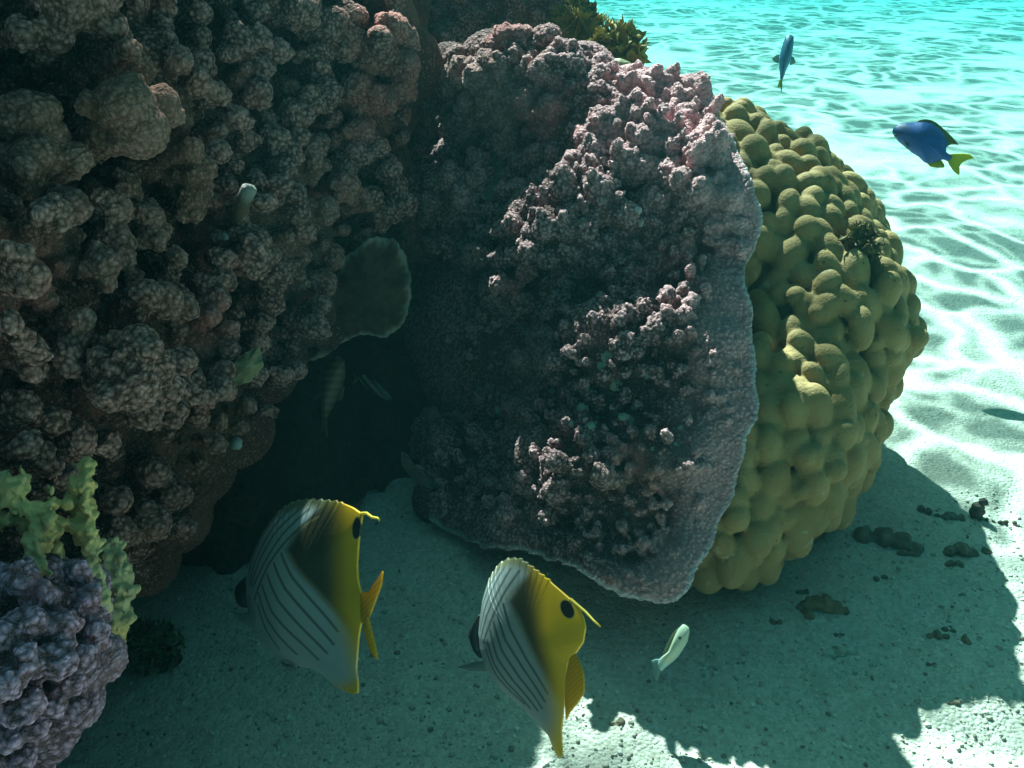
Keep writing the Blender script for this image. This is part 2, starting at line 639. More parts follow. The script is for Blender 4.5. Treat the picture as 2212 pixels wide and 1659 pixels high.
def rim_strip(B, edge, inner, D, de, thick=0.0055, n=14):
    """a thin shelf that ends in a free edge: closed strip between an edge line and an inner line (pixels of the view)"""
    def resample(line, m):
        a = np.array(line, float)
        s = np.concatenate([[0], np.cumsum(np.linalg.norm(np.diff(a, axis=0), axis=1))])
        t = np.linspace(0, s[-1], m)
        return np.stack([np.interp(t, s, a[:, 0]), np.interp(t, s, a[:, 1])], 1)
    m = 90
    E, I = resample(edge, m), resample(inner, m)
    wob = np.cumsum(nr.normal(size=m)); wob = np.convolve(wob - wob.mean(), np.ones(5) / 5, 'same')
    wob = wob / (np.abs(wob).max() + 1e-6)
    fr, bk = [], []
    for j in range(m):
        for i in range(n):
            t = i / (n - 1)
            x, y = E[j] * (1 - t) + I[j] * t
            if i == 0:
                x += 3.0 * math.sin(j * 0.9) + 4 * wob[j]; y += 2.5 * math.cos(j * 0.7)
            d = D(x, y) * t + (D(x, y) * 0.4 + 0.6 * (D(*E[j]) + de)) * (1 - t) - 0.004 * math.sin(t * 3.1) + 0.016 * t ** 3
            fr.append(P(x, y, d)); bk.append(P(x, y, d + thick * (0.8 + 2.0 * t)))
    v = np.array(fr + bk)
    N = m * n
    f = []
    for j in range(m - 1):
        for i in range(n - 1):
            a, b, c, e = j * n + i, j * n + i + 1, (j + 1) * n + i + 1, (j + 1) * n + i
            f += [(a, b, c), (a, c, e), (N + a, N + c, N + b), (N + a, N + e, N + c)]
    def wall(seq):
        for a, b in zip(seq[:-1], seq[1:]):
            f.append((a, b, N + b)); f.append((a, N + b, N + a))
    wall([j * n for j in range(m)]); wall([j * n + n - 1 for j in range(m)])
    wall(list(range(n))); wall([(m - 1) * n + i for i in range(n)])
    bm = bmesh.new()
    bv = [bm.verts.new(q) for q in v]
    for t in f: bm.faces.new([bv[q] for q in t])
    bmesh.ops.recalc_face_normals(bm, faces=bm.faces)
    v = np.array([q.co[:] for q in bm.verts])
    bm.verts.index_update()
    ff = np.array([[q.index for q in t.verts] for t in bm.faces])
    bm.free()
    B.raw(v, ff)
    return v[:N].reshape(m, n, 3)[:, 0]


def finish_rus(name, B, voxel, mat, edges=(), tipit=26, tipscale=0.004, parent=None, origin=None, smooth=1, palefun=None, recess_shade=None):
    me = B.fuse(name, voxel, smooth)
    t = tips(me, tipit)
    tip = np.clip(0.28 + t / tipscale * 0.75, 0, 1)
    if recess_shade:                                                # shade painted in: deep recesses darkened, outer fingers lightened beyond their own pale tips
        D, lo, hi = recess_shade
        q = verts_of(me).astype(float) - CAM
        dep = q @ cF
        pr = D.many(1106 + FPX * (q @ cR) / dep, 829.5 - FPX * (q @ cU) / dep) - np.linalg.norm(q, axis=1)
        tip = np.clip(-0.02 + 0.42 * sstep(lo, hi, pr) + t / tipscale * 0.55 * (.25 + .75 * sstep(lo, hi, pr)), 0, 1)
    float_attr(me, tip, 'tip')
    rim = np.zeros(len(me.vertices))
    if len(edges):
        from mathutils.kdtree import KDTree
        pts = np.concatenate(edges)
        v = verts_of(me)
        lo, hi = pts.min(0) - 0.03, pts.max(0) + 0.03
        idx = np.nonzero(((v > lo) & (v < hi)).all(1))[0]
        # densify the edge line and measure in chunks
        for a in range(0, len(idx), 20000):
            q = v[idx[a:a + 20000]]
            d = np.full(len(q), 9.0)
            for ed in edges:
                for s in range(0, len(ed), 30):
                    dd = np.linalg.norm(q[:, None] - ed[None, s:s + 30], axis=2).min(1)
                    d = np.minimum(d, dd)
            rim[idx[a:a + 20000]] = 1 - sstep(0.0015, 0.0065, d)
    v = verts_of(me).astype(float)
    float_attr(me, rim * (0.35 + 0.45 * np.clip(vnoise(v, 45, 77) + .5, 0, 1)), 'rim')
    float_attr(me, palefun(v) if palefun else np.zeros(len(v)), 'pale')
    return link(name, me, mat, parent, origin)


# ---- left wall --------------------------------------------------------------
WALL_POLY = [(-260, -160), (870, -160), (880, 0), (885, 70), (880, 180), (870, 300), (840, 350), (860, 430), (820, 490), (790, 560),
             (740, 640), (690, 720), (640, 770), (600, 830), (600, 860), (540, 940), (460, 1000), (420, 1090), (400, 1150), (340, 1190),
             (280, 1260), (180, 1290), (-260, 1320)]
WALL_D = Depth([(-250, -150, .78), (0, 0, .74), (-250, 600, .55), (0, 600, .58), (0, 1000, .62), (0, 1250, .60), (500, 0, .90), (450, 500, .78),
                (450, 850, .75), (850, 50, 1.0), (870, 250, 1.0), (880, 450, 1.0), (820, 600, .97), (640, 780, .88), (430, 1080, .78),
                (290, 1250, .72), (250, 250, .70), (300, 800, .62), (850, -150, 1.08)])
wallE = empty('knobbly_coral', tuple(P(250, 1300, 0.95) * (1, 1, 0)))
tag(wallE, 'large dark brown knobbly coral wall overhanging the cave on the left', 'coral', 'knobbly corals of the reef')


def build_wall():
    B = Blobs()
    base_skin(B, WALL_POLY, WALL_D, 95, 92, 0.075, ((0.10, 1.5), (0.25, 2.4)))
    # body behind, standing on the sand out of view on the left
    for x, y, z, r in ((-0.75, .75, .10, .30), (-.95, .5, .25, .35), (-.75, 1.0, .35, .35), (-.55, 1.1, .75, .25), (-.9, .8, .75, .35),
                       (-.42, 1.3, .55, .22), (-.62, .95, .05, .22)):
        B.add((x, y, z), (r, r, r * .9), 4)
    # unseen reef lumps added above and left of the frame to shade the wall
    for x, y, z, r in ((-.55, .62, .95, .20), (-.75, .45, .92, .22), (-.40, .84, .95, .17), (-1.0, .3, .5, .3), (-.95, -.1, .6, .28), (-.80, .1, .45, .22), (-.95, -.45, .5, .4)):
        B.add((x, y, z), (r, r, r * .8), 4)
    big = [(150, 15, 46), (195, 0, 55), (120, 75, 33), (50, 75, 28), (240, 60, 30), (275, 110, 26), (270, 230, 66), (300, 280, 60), (345, 225, 40),
           (60, 265, 60), (100, 300, 52), (70, 340, 45), (150, 345, 40), (110, 465, 40), (150, 450, 36), (235, 450, 42), (245, 510, 36),
           (545, 560, 48), (590, 590, 40), (580, 650, 38), (520, 95, 38), (560, 80, 26), (600, 110, 26), (650, 20, 40), (700, 60, 42),
           (745, 90, 40), (760, 40, 34), (815, 110, 46), (850, 65, 34), (885, 90, 24), (870, 140, 36), (865, 195, 34), (820, 215, 34),
           (770, 190, 34), (845, 365, 26), (855, 400, 26), (875, 440, 26), (840, 460, 28), (800, 430, 30), (720, 555, 30), (705, 610, 26),
           (690, 660, 26), (680, 705, 28), (295, 750, 52), (330, 790, 44), (350, 840, 46), (365, 885, 36), (290, 830, 58), (240, 800, 40),
           (310, 890, 36), (350, 650, 40), (395, 665, 28), (310, 640, 36), (60, 600, 42), (40, 560, 34), (220, 575, 40), (255, 545, 34),
           (110, 905, 30), (50, 880, 36), (170, 950, 36), (230, 960, 30), (520, 430, 14), (470, 960, 22), (330, 1020, 36), (250, 1080, 34),
           (370, 1070, 40), (330, 1130, 40), (260, 1150, 36), (390, 1140, 26), (560, 740, 26), (610, 810, 24), (640, 800, 22),
           (680, 320, 30), (640, 250, 34), (700, 200, 36), (600, 300, 30), (780, 290, 34), (820, 320, 26), (470, 330, 28), (430, 180, 28),
           (560, 200, 28), (380, 560, 24), (450, 620, 24)]
    big = [(x, y, rp * 1.05, 0.0) for x, y, rp in big]
    lines = [[(900, 30), (890, 100), (880, 200), (850, 250)], [(800, 80), (795, 180), (780, 260), (755, 330)], [(700, 40), (690, 150), (655, 260), (620, 340)],
             [(845, 340), (868, 430), (840, 480)], [(765, 330), (745, 400), (700, 450), (690, 500)], [(735, 540), (718, 620), (695, 690)],
             [(625, 330), (600, 400), (560, 470)], [(550, 520), (590, 590), (580, 660), (555, 730)], [(520, 80), (560, 150), (545, 220), (500, 290)],
             [(430, 30), (440, 130), (480, 240)], [(350, 20), (355, 90), (400, 170)], [(420, 330), (440, 400), (400, 470)], [(640, 420), (650, 500), (640, 560)],
             [(480, 560), (470, 650), (440, 720)], [(500, 720), (490, 800), (470, 880)], [(400, 780), (430, 860), (420, 940)], [(180, 690), (150, 760), (160, 830)],
             [(330, 470), (340, 540)], [(30, 700), (70, 760), (60, 830)], [(60, 960), (110, 1010), (180, 1050)], [(-150, 0), (-120, 300), (-140, 600), (-120, 900), (-140, 1200)]]
    for ln in lines:
        for (x0, y0), (x1, y1) in zip(ln[:-1], ln[1:]):
            m = max(1, int(math.hypot(x1 - x0, y1 - y0) / 34))
            for q in range(m):
                t = q / m
                x, y, rp = x0 + (x1 - x0) * t + rnd.uniform(-7, 7), y0 + (y1 - y0) * t, rnd.uniform(22, 34)
                if in_poly(WALL_POLY, x - 12, y) and all((x - a) ** 2 + (y - b) ** 2 > (.5 * (rp + c)) ** 2 for a, b, c, _ in big): big.append((x, y, rp, 0.0))
    for _ in range(7000):
        x, y = rnd.uniform(-230, 885), rnd.uniform(-120, 1280)
        if not in_poly(WALL_POLY, x, y): continue
        rp = rnd.uniform(16, 30)
        if all((x - a) ** 2 + (y - b) ** 2 > (.95 * (rp + c)) ** 2 for a, b, c, _ in big): big.append((x, y, rp, .026 if x > 430 else .055))
    for x, y, rp, sink in big:
        d = WALL_D(x, y) + rnd.uniform(-.004, .008) + sink
        r = rp * d / FPX
        n = WALL_D.normal(x, y)
        ax = unit(n * 0.7 + np.array([0.55, -0.1, 0.25]) + nr.normal(size=3) * 0.15)
        c = P(x, y, d - 0.006)
        lump(B, c, ax, r)
    cnt = 0
    while cnt < 300:
        x, y = rnd.uniform(-240, 890), rnd.uniform(-150, 1290)
        if not in_poly(WALL_POLY, x, y): continue
        d = WALL_D(x, y)
        near = max(0.0, min(1.0, (x - 300) / 500))
        rp = rnd.uniform(13, 30) if rnd.random() < 0.75 else rnd.uniform(28, 42)
        rp *= 1.1 - 0.25 * near
        r = rp * d / FPX
        ax = unit(WALL_D.normal(x, y) * 0.8 + np.array([0.35, -0.1, 0.3]) + nr.normal(size=3) * 0.3)
        cluster(B, P(x, y, d + 0.082), ax, r * .85, r * rnd.uniform(1.2, 3.2), 8)
        cnt += 1
    return finish_rus('colony', B, 0.0019, M['rus_dark'], parent=wallE, tipit=30, tipscale=0.006, recess_shade=(WALL_D, -.06, .012))


build_wall()

# ---- lavender clump at the bottom left -----------------------------------------
CL_D = Depth([(0, 1250, .55), (170, 1240, .56), (200, 1380, .56), (100, 1400, .52), (150, 1500, .56), (0, 1500, .52), (60, 1640, .60), (-200, 1450, .52)])


def build_clump():
    B = Blobs()
    poly = [(-220, 1230), (60, 1220), (190, 1225), (225, 1330), (215, 1420), (170, 1490), (110, 1560), (70, 1660), (-220, 1700)]
    base_skin(B, poly, CL_D, 60, 58, 0.034, ((0.06, 1.6),))
    for x, y, z, r in ((-.52, .42, .10, .17), (-.62, .50, -.02, .16), (-.60, .32, .16, .15), (-.5, .52, .17, .12)):
        B.add((x, y, z), r, 4)
    for x, y, rp in ((40, 1255, 48), (90, 1290, 46), (170, 1235, 34), (185, 1300, 40), (205, 1365, 40), (130, 1350, 44), (60, 1345, 46), (120, 1430, 50),
                     (180, 1420, 44), (55, 1430, 46), (150, 1470, 42), (60, 1520, 46), (110, 1520, 36), (25, 1590, 38), (80, 1575, 28), (0, 1380, 50),
                     (0, 1480, 46), (45, 1640, 32), (-40, 1300, 46)):
        d = CL_D(x, y); r = rp * d / FPX
        ax = unit(CL_D.normal(x, y) * 0.8 + np.array([0.4, -0.1, 0.3]) + nr.normal(size=3) * 0.1)
        lump(B, P(x, y, d - 0.002), ax, r * .80)
    o = finish_rus('knobbly_coral', B, 0.0017, M['rus_violet'], origin=tuple(P(60, 1500, 0.65) * (1, 1, 0)), tipit=24, tipscale=0.004)
    tag(o, 'pale lavender knobbly coral clump in the bottom left foreground corner', 'coral', 'knobbly corals of the reef')


build_clump()

# ---- centre coral -------------------------------------------------------------
CEN_POLY = [(950, 150), (1040, 110), (1150, 95), (1250, 135), (1340, 180), (1430, 215), (1490, 205), (1540, 270), (1580, 360), (1600, 450), (1600, 520),
            (1575, 570), (1585, 640), (1590, 720), (1590, 860), (1565, 940), (1550, 1050), (1500, 1130), (1450, 1220), (1410, 1270), (1340, 1270),
            (1240, 1205), (1100, 1170), (950, 1120), (890, 1000), (870, 800), (880, 600), (890, 400), (920, 220)]
CEN_D = Depth([(x, y, d * (0.95 - 0.045 * min(1, max(0, (x - 1000) / 450)))) for x, y, d in [(960, 130, 1.22), (1150, 70, 1.20), (1300, 120, 1.22), (1490, 190, 1.16), (1050, 200, 1.10), (1200, 190, 1.10), (1000, 330, 1.20),
               (1100, 340, 1.16), (1380, 330, 1.06), (1280, 250, 1.10), (1300, 420, 1.0), (1200, 480, .96), (1500, 400, 1.02), (1620, 450, 1.02),
               (905, 500, 1.34), (985, 500, 1.16), (1010, 750, 1.05), (890, 780, 1.34), (900, 640, 1.34), (930, 780, 1.18), (910, 250, 1.4), (950, 260, 1.28), (1300, 750, .90), (1500, 750, .92), (1630, 700, .99), (970, 1000, 1.04), (900, 950, 1.25),
               (1250, 1000, .90), (1450, 1000, .90), (1590, 1050, .96), (1100, 1170, .97), (1300, 1250, .91), (1460, 1280, .915), (930, 1120, 1.06),
               (1100, 600, 1.0), (1000, 450, 1.06)]])
LIP = [(1488, 178), (1530, 215), (1562, 262), (1590, 315), (1610, 362), (1632, 410), (1645, 455), (1646, 500), (1632, 545), (1608, 570), (1612, 610),
       (1624, 650), (1630, 720), (1634, 790), (1640, 860), (1634, 910), (1612, 945), (1600, 1000), (1588, 1055), (1566, 1100), (1548, 1140),
       (1520, 1200), (1500, 1240), (1484, 1275), (1462, 1297), (1425, 1304), (1380, 1298), (1340, 1284)]
LIP_IN = [(1430, 220), (1470, 300), (1500, 380), (1520, 450), (1520, 520), (1490, 580), (1490, 650), (1480, 760), (1490, 860), (1480, 940),
          (1470, 1040), (1430, 1130), (1400, 1190), (1370, 1220), (1330, 1225)]
LIP2 = [(925, 1122), (960, 1145), (1000, 1165), (1040, 1183), (1085, 1186), (1130, 1190), (1180, 1208), (1235, 1222), (1290, 1258), (1345, 1286)]
LIP2_IN = [(950, 1040), (1000, 1060), (1060, 1080), (1120, 1090), (1200, 1120), (1260, 1160), (1320, 1200), (1380, 1220)]


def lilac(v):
    """lilac growth on the outer shoulder and shelf, partly brightened by painted light"""
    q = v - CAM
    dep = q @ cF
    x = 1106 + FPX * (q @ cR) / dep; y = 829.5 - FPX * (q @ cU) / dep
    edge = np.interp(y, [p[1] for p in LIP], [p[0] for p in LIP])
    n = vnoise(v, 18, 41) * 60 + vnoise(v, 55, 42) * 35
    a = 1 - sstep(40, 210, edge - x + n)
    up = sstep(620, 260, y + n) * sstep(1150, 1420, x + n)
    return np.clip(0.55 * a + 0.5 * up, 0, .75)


def build_centre():
    B = Blobs()
    base_skin(B, [(x - 34 if x > 1300 else x, y + 8 if y < 300 else (y - 45 if y > 1110 else y)) for x, y in CEN_POLY], CEN_D, 72, 66, 0.014, ((0.09, 1.6), (0.2, 2.0)), lm=130)
    B.add((0.05, 1.1, 0.1), (.2, .2, .2), 4)
    e1 = rim_strip(B, LIP, LIP_IN, CEN_D, -0.004)
    e2 = rim_strip(B, LIP2, LIP2_IN, CEN_D, 0.0)
    up = np.array([0, -0.25, 0.8])
    feat = [(1130, 110, 40), (1180, 90, 34), (1080, 95, 34), (1060, 130, 36), (1010, 150, 28), (970, 190, 24), (1150, 150, 34), (1110, 190, 40),
            (1160, 200, 36), (1020, 210, 30), (1060, 230, 34), (1210, 130, 28), (1250, 120, 26), (1290, 150, 26), (1240, 180, 26), (1200, 270, 40),
            (1250, 240, 38), (1290, 230, 34), (1230, 300, 30), (1330, 190, 34), (1380, 210, 32), (1420, 190, 30), (1460, 210, 28), (1490, 215, 36),
            (1340, 250, 34), (1390, 260, 34), (1430, 250, 34), (1470, 270, 34), (1510, 250, 32), (1400, 300, 36), (1450, 320, 38), (1500, 330, 34),
            (1530, 320, 24), (1320, 320, 36), (1300, 350, 30), (1350, 360, 30), (1270, 370, 30), (1130, 430, 32), (1160, 450, 30), (1250, 440, 26),
            (1280, 470, 30), (1320, 460, 32), (1080, 480, 30), (1040, 500, 28), (990, 520, 30), (1010, 460, 24), (930, 370, 22), (960, 350, 20),
            (1030, 390, 20), (930, 440, 22), (1180, 500, 34), (1230, 510, 34), (1380, 480, 34), (1420, 510, 34), (1460, 480, 36), (1500, 430, 38),
            (1540, 470, 36), (1420, 420, 34), (1480, 560, 34), (1430, 580, 32), (1400, 540, 28), (1560, 520, 28), (1120, 640, 22), (1090, 620, 18),
            (1060, 630, 18), (1120, 690, 28), (1190, 640, 24), (1220, 660, 26), (1240, 690, 26), (1340, 690, 30), (1380, 680, 32), (1440, 660, 32),
            (1300, 600, 28), (1250, 580, 26), (1480, 690, 26), (1070, 970, 18), (1180, 790, 16), (1230, 720, 30), (1350, 740, 26), (1420, 720, 28)]
    for x, y, rp in feat:
        if y < 270 and x < 1440: y += 26 + 24 * (1195 < x < 1400)
        d = CEN_D(x, y); r = rp * d / FPX
        ax = unit(CEN_D.normal(x, y) * 0.55 + up + nr.normal(size=3) * 0.15)
        cluster(B, P(x, y, d + 0.008) - ax * r * 1.2, ax, r * 0.74, r * 1.8, 15, (0.25, 0.42))
    for x, y, rp in feat:                                  # upright ribbed columns between the knobs
        if y > 560: continue
        for _ in range(5):
            jx, jy = x + rnd.uniform(-34, 34), y + rnd.uniform(-6, 50)
            if jx > 1570 or jy < 120: continue
            d = CEN_D(jx, jy); r = rnd.uniform(7, 12) * d / FPX
            cluster(B, P(jx, jy, d + 0.002), unit(np.array([.05, -.3, 1]) + nr.normal(size=3) * .14), r, r * rnd.uniform(3, 5.5), 7, (.35, .55))
    cnt = 0
    while cnt < 1150:
        x, y = rnd.uniform(870, 1600), rnd.uniform(60, 1280)
        if not in_poly(CEN_POLY, x, y): continue
        flat = x > 1440 + 60 * math.sin(y * .012) and y > 540
        if flat and rnd.random() < 0.25: continue
        cnt += 1
        d = CEN_D(x, y)
        lo = sstep(500, 800, y)
        rp = rnd.uniform(10, 28) * (1 - lo) + rnd.uniform(5, 15) * lo
        if y > 750 and rnd.random() < 0.12: rp *= 1.7
        if flat: rp = rnd.uniform(4, 13)
        r = rp * d / FPX
        ax = unit(CEN_D.normal(x, y) * 0.9 + up * 0.7 + nr.normal(size=3) * 0.25)
        cluster(B, P(x, y, d + 0.014 - 0.003 * lo), ax, r, r * rnd.uniform(1.0, 2.4), 7)
    o = finish_rus('colony', B, 0.0018, M['rus_mid'], [e1, e2], parent=cenE, tipit=24, tipscale=0.005, palefun=lilac, recess_shade=(CEN_D, -.02, .008))
    return o


cenE = empty('knobbly_coral', tuple(P(1250, 1150, 1.1) * (1, 1, 0)))
tag(cenE, 'broad purple brown knobbly coral with a pale thin edge beside the olive lobed coral', 'coral', 'knobbly corals of the reef')
CEN = build_centre()


# ---- olive lobe coral ------------------------------------------------------------
def build_lobe():
    B = Blobs()
    ells = [((.275, 1.06, .18), (.19, .20, .20)), ((.262, .875, .115), (.138, .155, .128)), ((.225, 1.09, .265), (.125, .14, .14)),
            ((.35, 1.05, .20), (.10, .13, .13)), ((.212, .785, .068), (.09, .10, .07)), ((.33, .975, .195), (.125, .15, .12))]
    def inside(p, k=1.0, skip=None):
        for i, (c, r) in enumerate(ells):
            if i == skip: continue
            if (((p - np.array(c)) / (np.array(r) * k)) ** 2).sum() < 1: return True
        return False
    for c, r in ells: B.add(c, np.array(r) * 0.92, 4)
    placed = []
    tries = 0
    while tries < 26000 and len(placed) < 1500:
        tries += 1
        i = rnd.choice([0, 0, 0, 1, 1, 2, 3, 4, 5])
        c, r = np.array(ells[i][0]), np.array(ells[i][1])
        dv = rdir()
        p = c + r * dv
        if p[2] < 0.005 or p[0] < .08 or inside(p, 0.99, i): continue
        n = unit(dv / r)
        s = rnd.uniform(0.0125, 0.019)
        if n @ (p - CAM) > 0.3 and rnd.random() < 0.5: continue
        if any(((p - q) ** 2).sum() < (0.64 * (s + t)) ** 2 for q, t in placed): continue
        placed.append((p, s))
        big = vnoise(p[None], 11, 21)[0] * 0.012
        c0 = p + n * (big + rnd.uniform(-0.003, 0.008))
        ax = unit(np.array([0, 0, -1.0]) + n * 0.25 + rdir() * 0.45)
        B.add(c0, s * nr.uniform(0.88, 1.05, 3), 3, ax, rnd.uniform(1.2, 1.75))
        for _ in range(rnd.choice([0, 0, 1, 1])):
            d2 = unit(ax * rnd.choice((-1, 1)) * .8 + rdir())
            d2 = unit(d2 - n * (d2 @ n) * .8)
            B.add(c0 + d2 * s * rnd.uniform(.7, 1.0), s * rnd.uniform(0.6, 0.9), 3)
    me = B.fuse('lobe_coral', 0.0019, 3, 0.5)
    o = link('lobe_coral', me, M['lobe'], origin=(.27, 1.0, 0))
    tag(o, 'olive yellow lobe coral mound of smooth rounded bumps on the sand', 'coral')
    return o


LOBE = build_lobe()


# ---- reef behind ---------------------------------------------------------------------
def build_rock():
    B = Blobs()
    for px, py, d, r in ((760, 700, 1.62, .24), (600, 900, 1.55, .22), (900, 420, 1.62, .22), (980, 120, 1.72, .18), (880, -40, 1.8, .20), (900, 980, 1.28, .13), (780, 960, 1.26, .15), (640, 960, 1.22, .15), (520, 1030, 1.12, .13), (960, 900, 1.25, .14), (860, 850, 1.35, .15), (700, 800, 1.4, .16), (1050, 900, 1.5, .22),
                         (800, 1000, 1.62, .18), (420, 1050, 1.45, .22), (1100, 400, 1.6, .2), (960, 700, 1.5, .16), (880, 900, 1.5, .12), (300, 700, 1.5, .3)):
        c = P(px, py, d)
        B.add(c, r * nr.uniform(.85, 1.15, 3), 3)
        for _ in range(60):
            dv = rdir()
            if dv @ ray(px, py) > 0.2: continue
            cluster(B, c + dv * r * 0.96, unit(dv + (0, 0, .5)), rnd.uniform(.008, .022), None, 6)
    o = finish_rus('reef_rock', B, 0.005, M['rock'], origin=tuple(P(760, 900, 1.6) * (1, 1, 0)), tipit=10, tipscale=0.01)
    tag(o, 'dark reef rock closing the back of the cave behind the corals', 'rock')


build_rock()


def build_back_coral():
    B = Blobs()
    D = Depth([(950, 0, 1.42), (1240, 0, 1.44), (1000, 200, 1.38), (1200, 100, 1.42)])
    poly = [(925, -90), (1225, -90), (1228, 40), (1215, 110), (1150, 130), (1000, 220), (930, 240)]
    base_skin(B, poly, D, 60, 60, 0.02, ((0.08, 1.5),))
    for _ in range(260):
        x, y = rnd.uniform(920, 1235), rnd.uniform(-90, 240)
        if not in_poly(poly, x, y): continue
        d = D(x, y); r = rnd.uniform(12, 24) * d / FPX
        cluster(B, P(x, y, d + .02), unit(D.normal(x, y) * .4 + (0, 0, 1)), r, r * rnd.uniform(2, 4), 6)
    B.add(P(1080, 150, 1.55) * (1, 1, .5), (.12, .1, .3), 3)
    o = finish_rus('knobbly_coral', B, 0.0032, M['rus_dark'], origin=tuple(P(1080, 100, 1.5) * (1, 1, 0)), tipit=16, tipscale=0.006)
    tag(o, 'dim dark coral of upright columns behind the crest at the top edge', 'coral', 'knobbly corals of the reef')


build_back_coral()

# ------------------------------------------------------------------ surface lookup
def bvh_of(o):
    dg = bpy.context.evaluated_depsgraph_get()
    me = o.data
    mw = o.matrix_world.copy()
    if o.parent: mw = Matrix.Translation(o.parent.location)
    else: mw = Matrix.Translation(o.location)
    v = [mw @ x.co for x in me.vertices]
    return BVHTree.FromPolygons(v, [p.vertices[:] for p in me.polygons])


BV = {'cen': bvh_of(CEN), 'sand': bvh_of(SAND), 'lobe': bvh_of(LOBE)}
BV['wall'] = bvh_of([c for c in wallE.children][0])


def hit(which, px, py):
    r = BV[which].ray_cast(Vector(CAM), Vector(ray(px, py)), 20)
    if r[0] is None: return None, None
    return np.array(r[0]), np.array(r[1])


def ground(x, y):
    r = BV['sand'].ray_cast(Vector((x, y, 1)), Vector((0, 0, -1)), 3)
    return r[0].z if r[0] is not None else 0.0


# ------------------------------------------------------------------ plates (thin shelves) as parts
def sheet(name, poly, dfun, thick, col_in, col_rim, parent, rings=16, per=160, dome=0.008, ruffle=0.003, mat='plate', rimw=0.86):
    a = np.array(poly, float)
    c = a.mean(0)
    closed = np.vstack([a, a[:1]])
    s = np.concatenate([[0], np.cumsum(np.linalg.norm(np.diff(closed, axis=0), axis=1))])
    t = np.linspace(0, s[-1], per, endpoint=False)
    out = np.stack([np.interp(t, s, closed[:, 0]), np.interp(t, s, closed[:, 1])], 1)
    for _ in range(2): out = (np.roll(out, 1, 0) + out * 2 + np.roll(out, -1, 0)) / 4
    ph = rnd.uniform(0, 6)
    V, C = [], []
    for side in (0, 1):
        for i in range(rings):
            r = (i + 1) / rings
            for j in range(per):
                q = c + (out[j] - c) * r * (1 + (0.012 * math.sin(j * 0.55 + ph) + .01 * math.sin(j * 1.3)) * (r > .9))
                d = dfun(*q) + dome * (1 - r * r) * 0 - dome * (1 - r ** 2) + ruffle * math.sin(j * .28 + ph) * r ** 4
                tk = thick * (1 - r ** 6 * 0.75)
                V.append(P(q[0], q[1], d + (tk if side else 0)))
                k = float(sstep(rimw + .05 * math.sin(j * .37 + ph) + .03 * math.sin(j * 1.1), rimw + .16, r)) if not side else .3
                C.append(np.array(col_in) * (1 - k) + np.array(col_rim) * k)
    n = rings * per
    cen = [P(c[0], c[1], dfun(*c) - dome), P(c[0], c[1], dfun(*c) - dome + thick)]
    V += cen; C += [col_in, col_in]
    Q, T = [], []
    for side in (0, 1):
        o = side * n
        for i in range(rings - 1):
            for j in range(per):
                k = (j + 1) % per
                f = (o + i * per + j, o + i * per + k, o + (i + 1) * per + k, o + (i + 1) * per + j)
                Q.append(f if side == 0 else f[::-1])
        for j in range(per):
            k = (j + 1) % per
            f = (2 * n + side, o + k, o + j)
            T.append(f if side == 0 else f[::-1])
    o = (rings - 1) * per
    for j in range(per):
        k = (j + 1) % per
        Q.append((o + j, o + k, n + o + k, n + o + j))
    me = mesh_np(name, V, Q, T)
    nz = vnoise(np.array(V), 55, 12) * .35 + vnoise(np.array(V), 170, 13) * .35
    col_attr(me, np.array(C) * (1 + nz)[:, None])
    return link(name, me, M[mat], parent)


def disc_poly(x, y, rx, ry, lob=0.12, n=24, rot=0):
    ph = rnd.uniform(0, 6)
    o = []
    for i in range(n):
        a = 2 * math.pi * i / n
        k = 1 + lob * math.sin(3 * a + ph) + lob * .6 * math.sin(5 * a + ph * 2)
        u, v = rx * k * math.cos(a), ry * k * math.sin(a)
        o.append((x + u * math.cos(rot) - v * math.sin(rot), y + u * math.sin(rot) + v * math.cos(rot)))
    return o


GREYG = (0.13, 0.13, 0.095)
RIMC = (0.34, 0.38, 0.36)
sheet('plate', [(740, 560), (800, 512), (850, 514), (874, 545), (888, 600), (887, 650), (872, 700), (835, 730), (780, 722), (735, 742), (700, 772), (665, 780),
                (672, 730), (700, 660)],
      lambda x, y: 0.985 - 0.00012 * (x - 760), 0.006, (0.085, 0.048, 0.032), (.34, .30, .26), wallE, 22, 220, 0.006, 0.005, rimw=.85)
sheet('plate', [(492, 800), (520, 768), (560, 745), (570, 790), (540, 825), (505, 836)], lambda x, y: .762, 0.012, (0.20, 0.17, 0.10), (0.28, 0.25, 0.17), wallE, dome=.006)
for (x, y, rx, ry, d, rot) in ((1060, 345, 42, 46, 1.10, 0), (1125, 345, 36, 44, 1.10, 0.3), (1085, 395, 60, 40, 1.085, 0), (1255, 318, 30, 22, 1.05, 0), (930, 325, 34, 22, 1.17, 0.5)):
    sheet('plate', disc_poly(x, y, rx, ry, .08, rot=rot), lambda a, b: CEN_D(a, b) - .014, 0.008, (0.17, 0.16, 0.12), (0.30, 0.30, 0.25), cenE, 10, 80, 0.012)
for poly, d in (([(787, 772), (805, 765), (800, 800), (815, 830), (800, 832), (785, 800)], 1.20),
                ([(912, 885), (940, 876), (948, 900), (925, 905)], 1.04), ([(866, 975), (880, 980), (905, 1020), (950, 1050), (935, 1058), (890, 1035), (868, 1005)], 1.02)):
    sheet('plate', poly, lambda a, b, d=d: d, 0.005, (0.10, 0.09, 0.075), (0.2, 0.2, 0.18), cenE, 8, 60, 0.004)


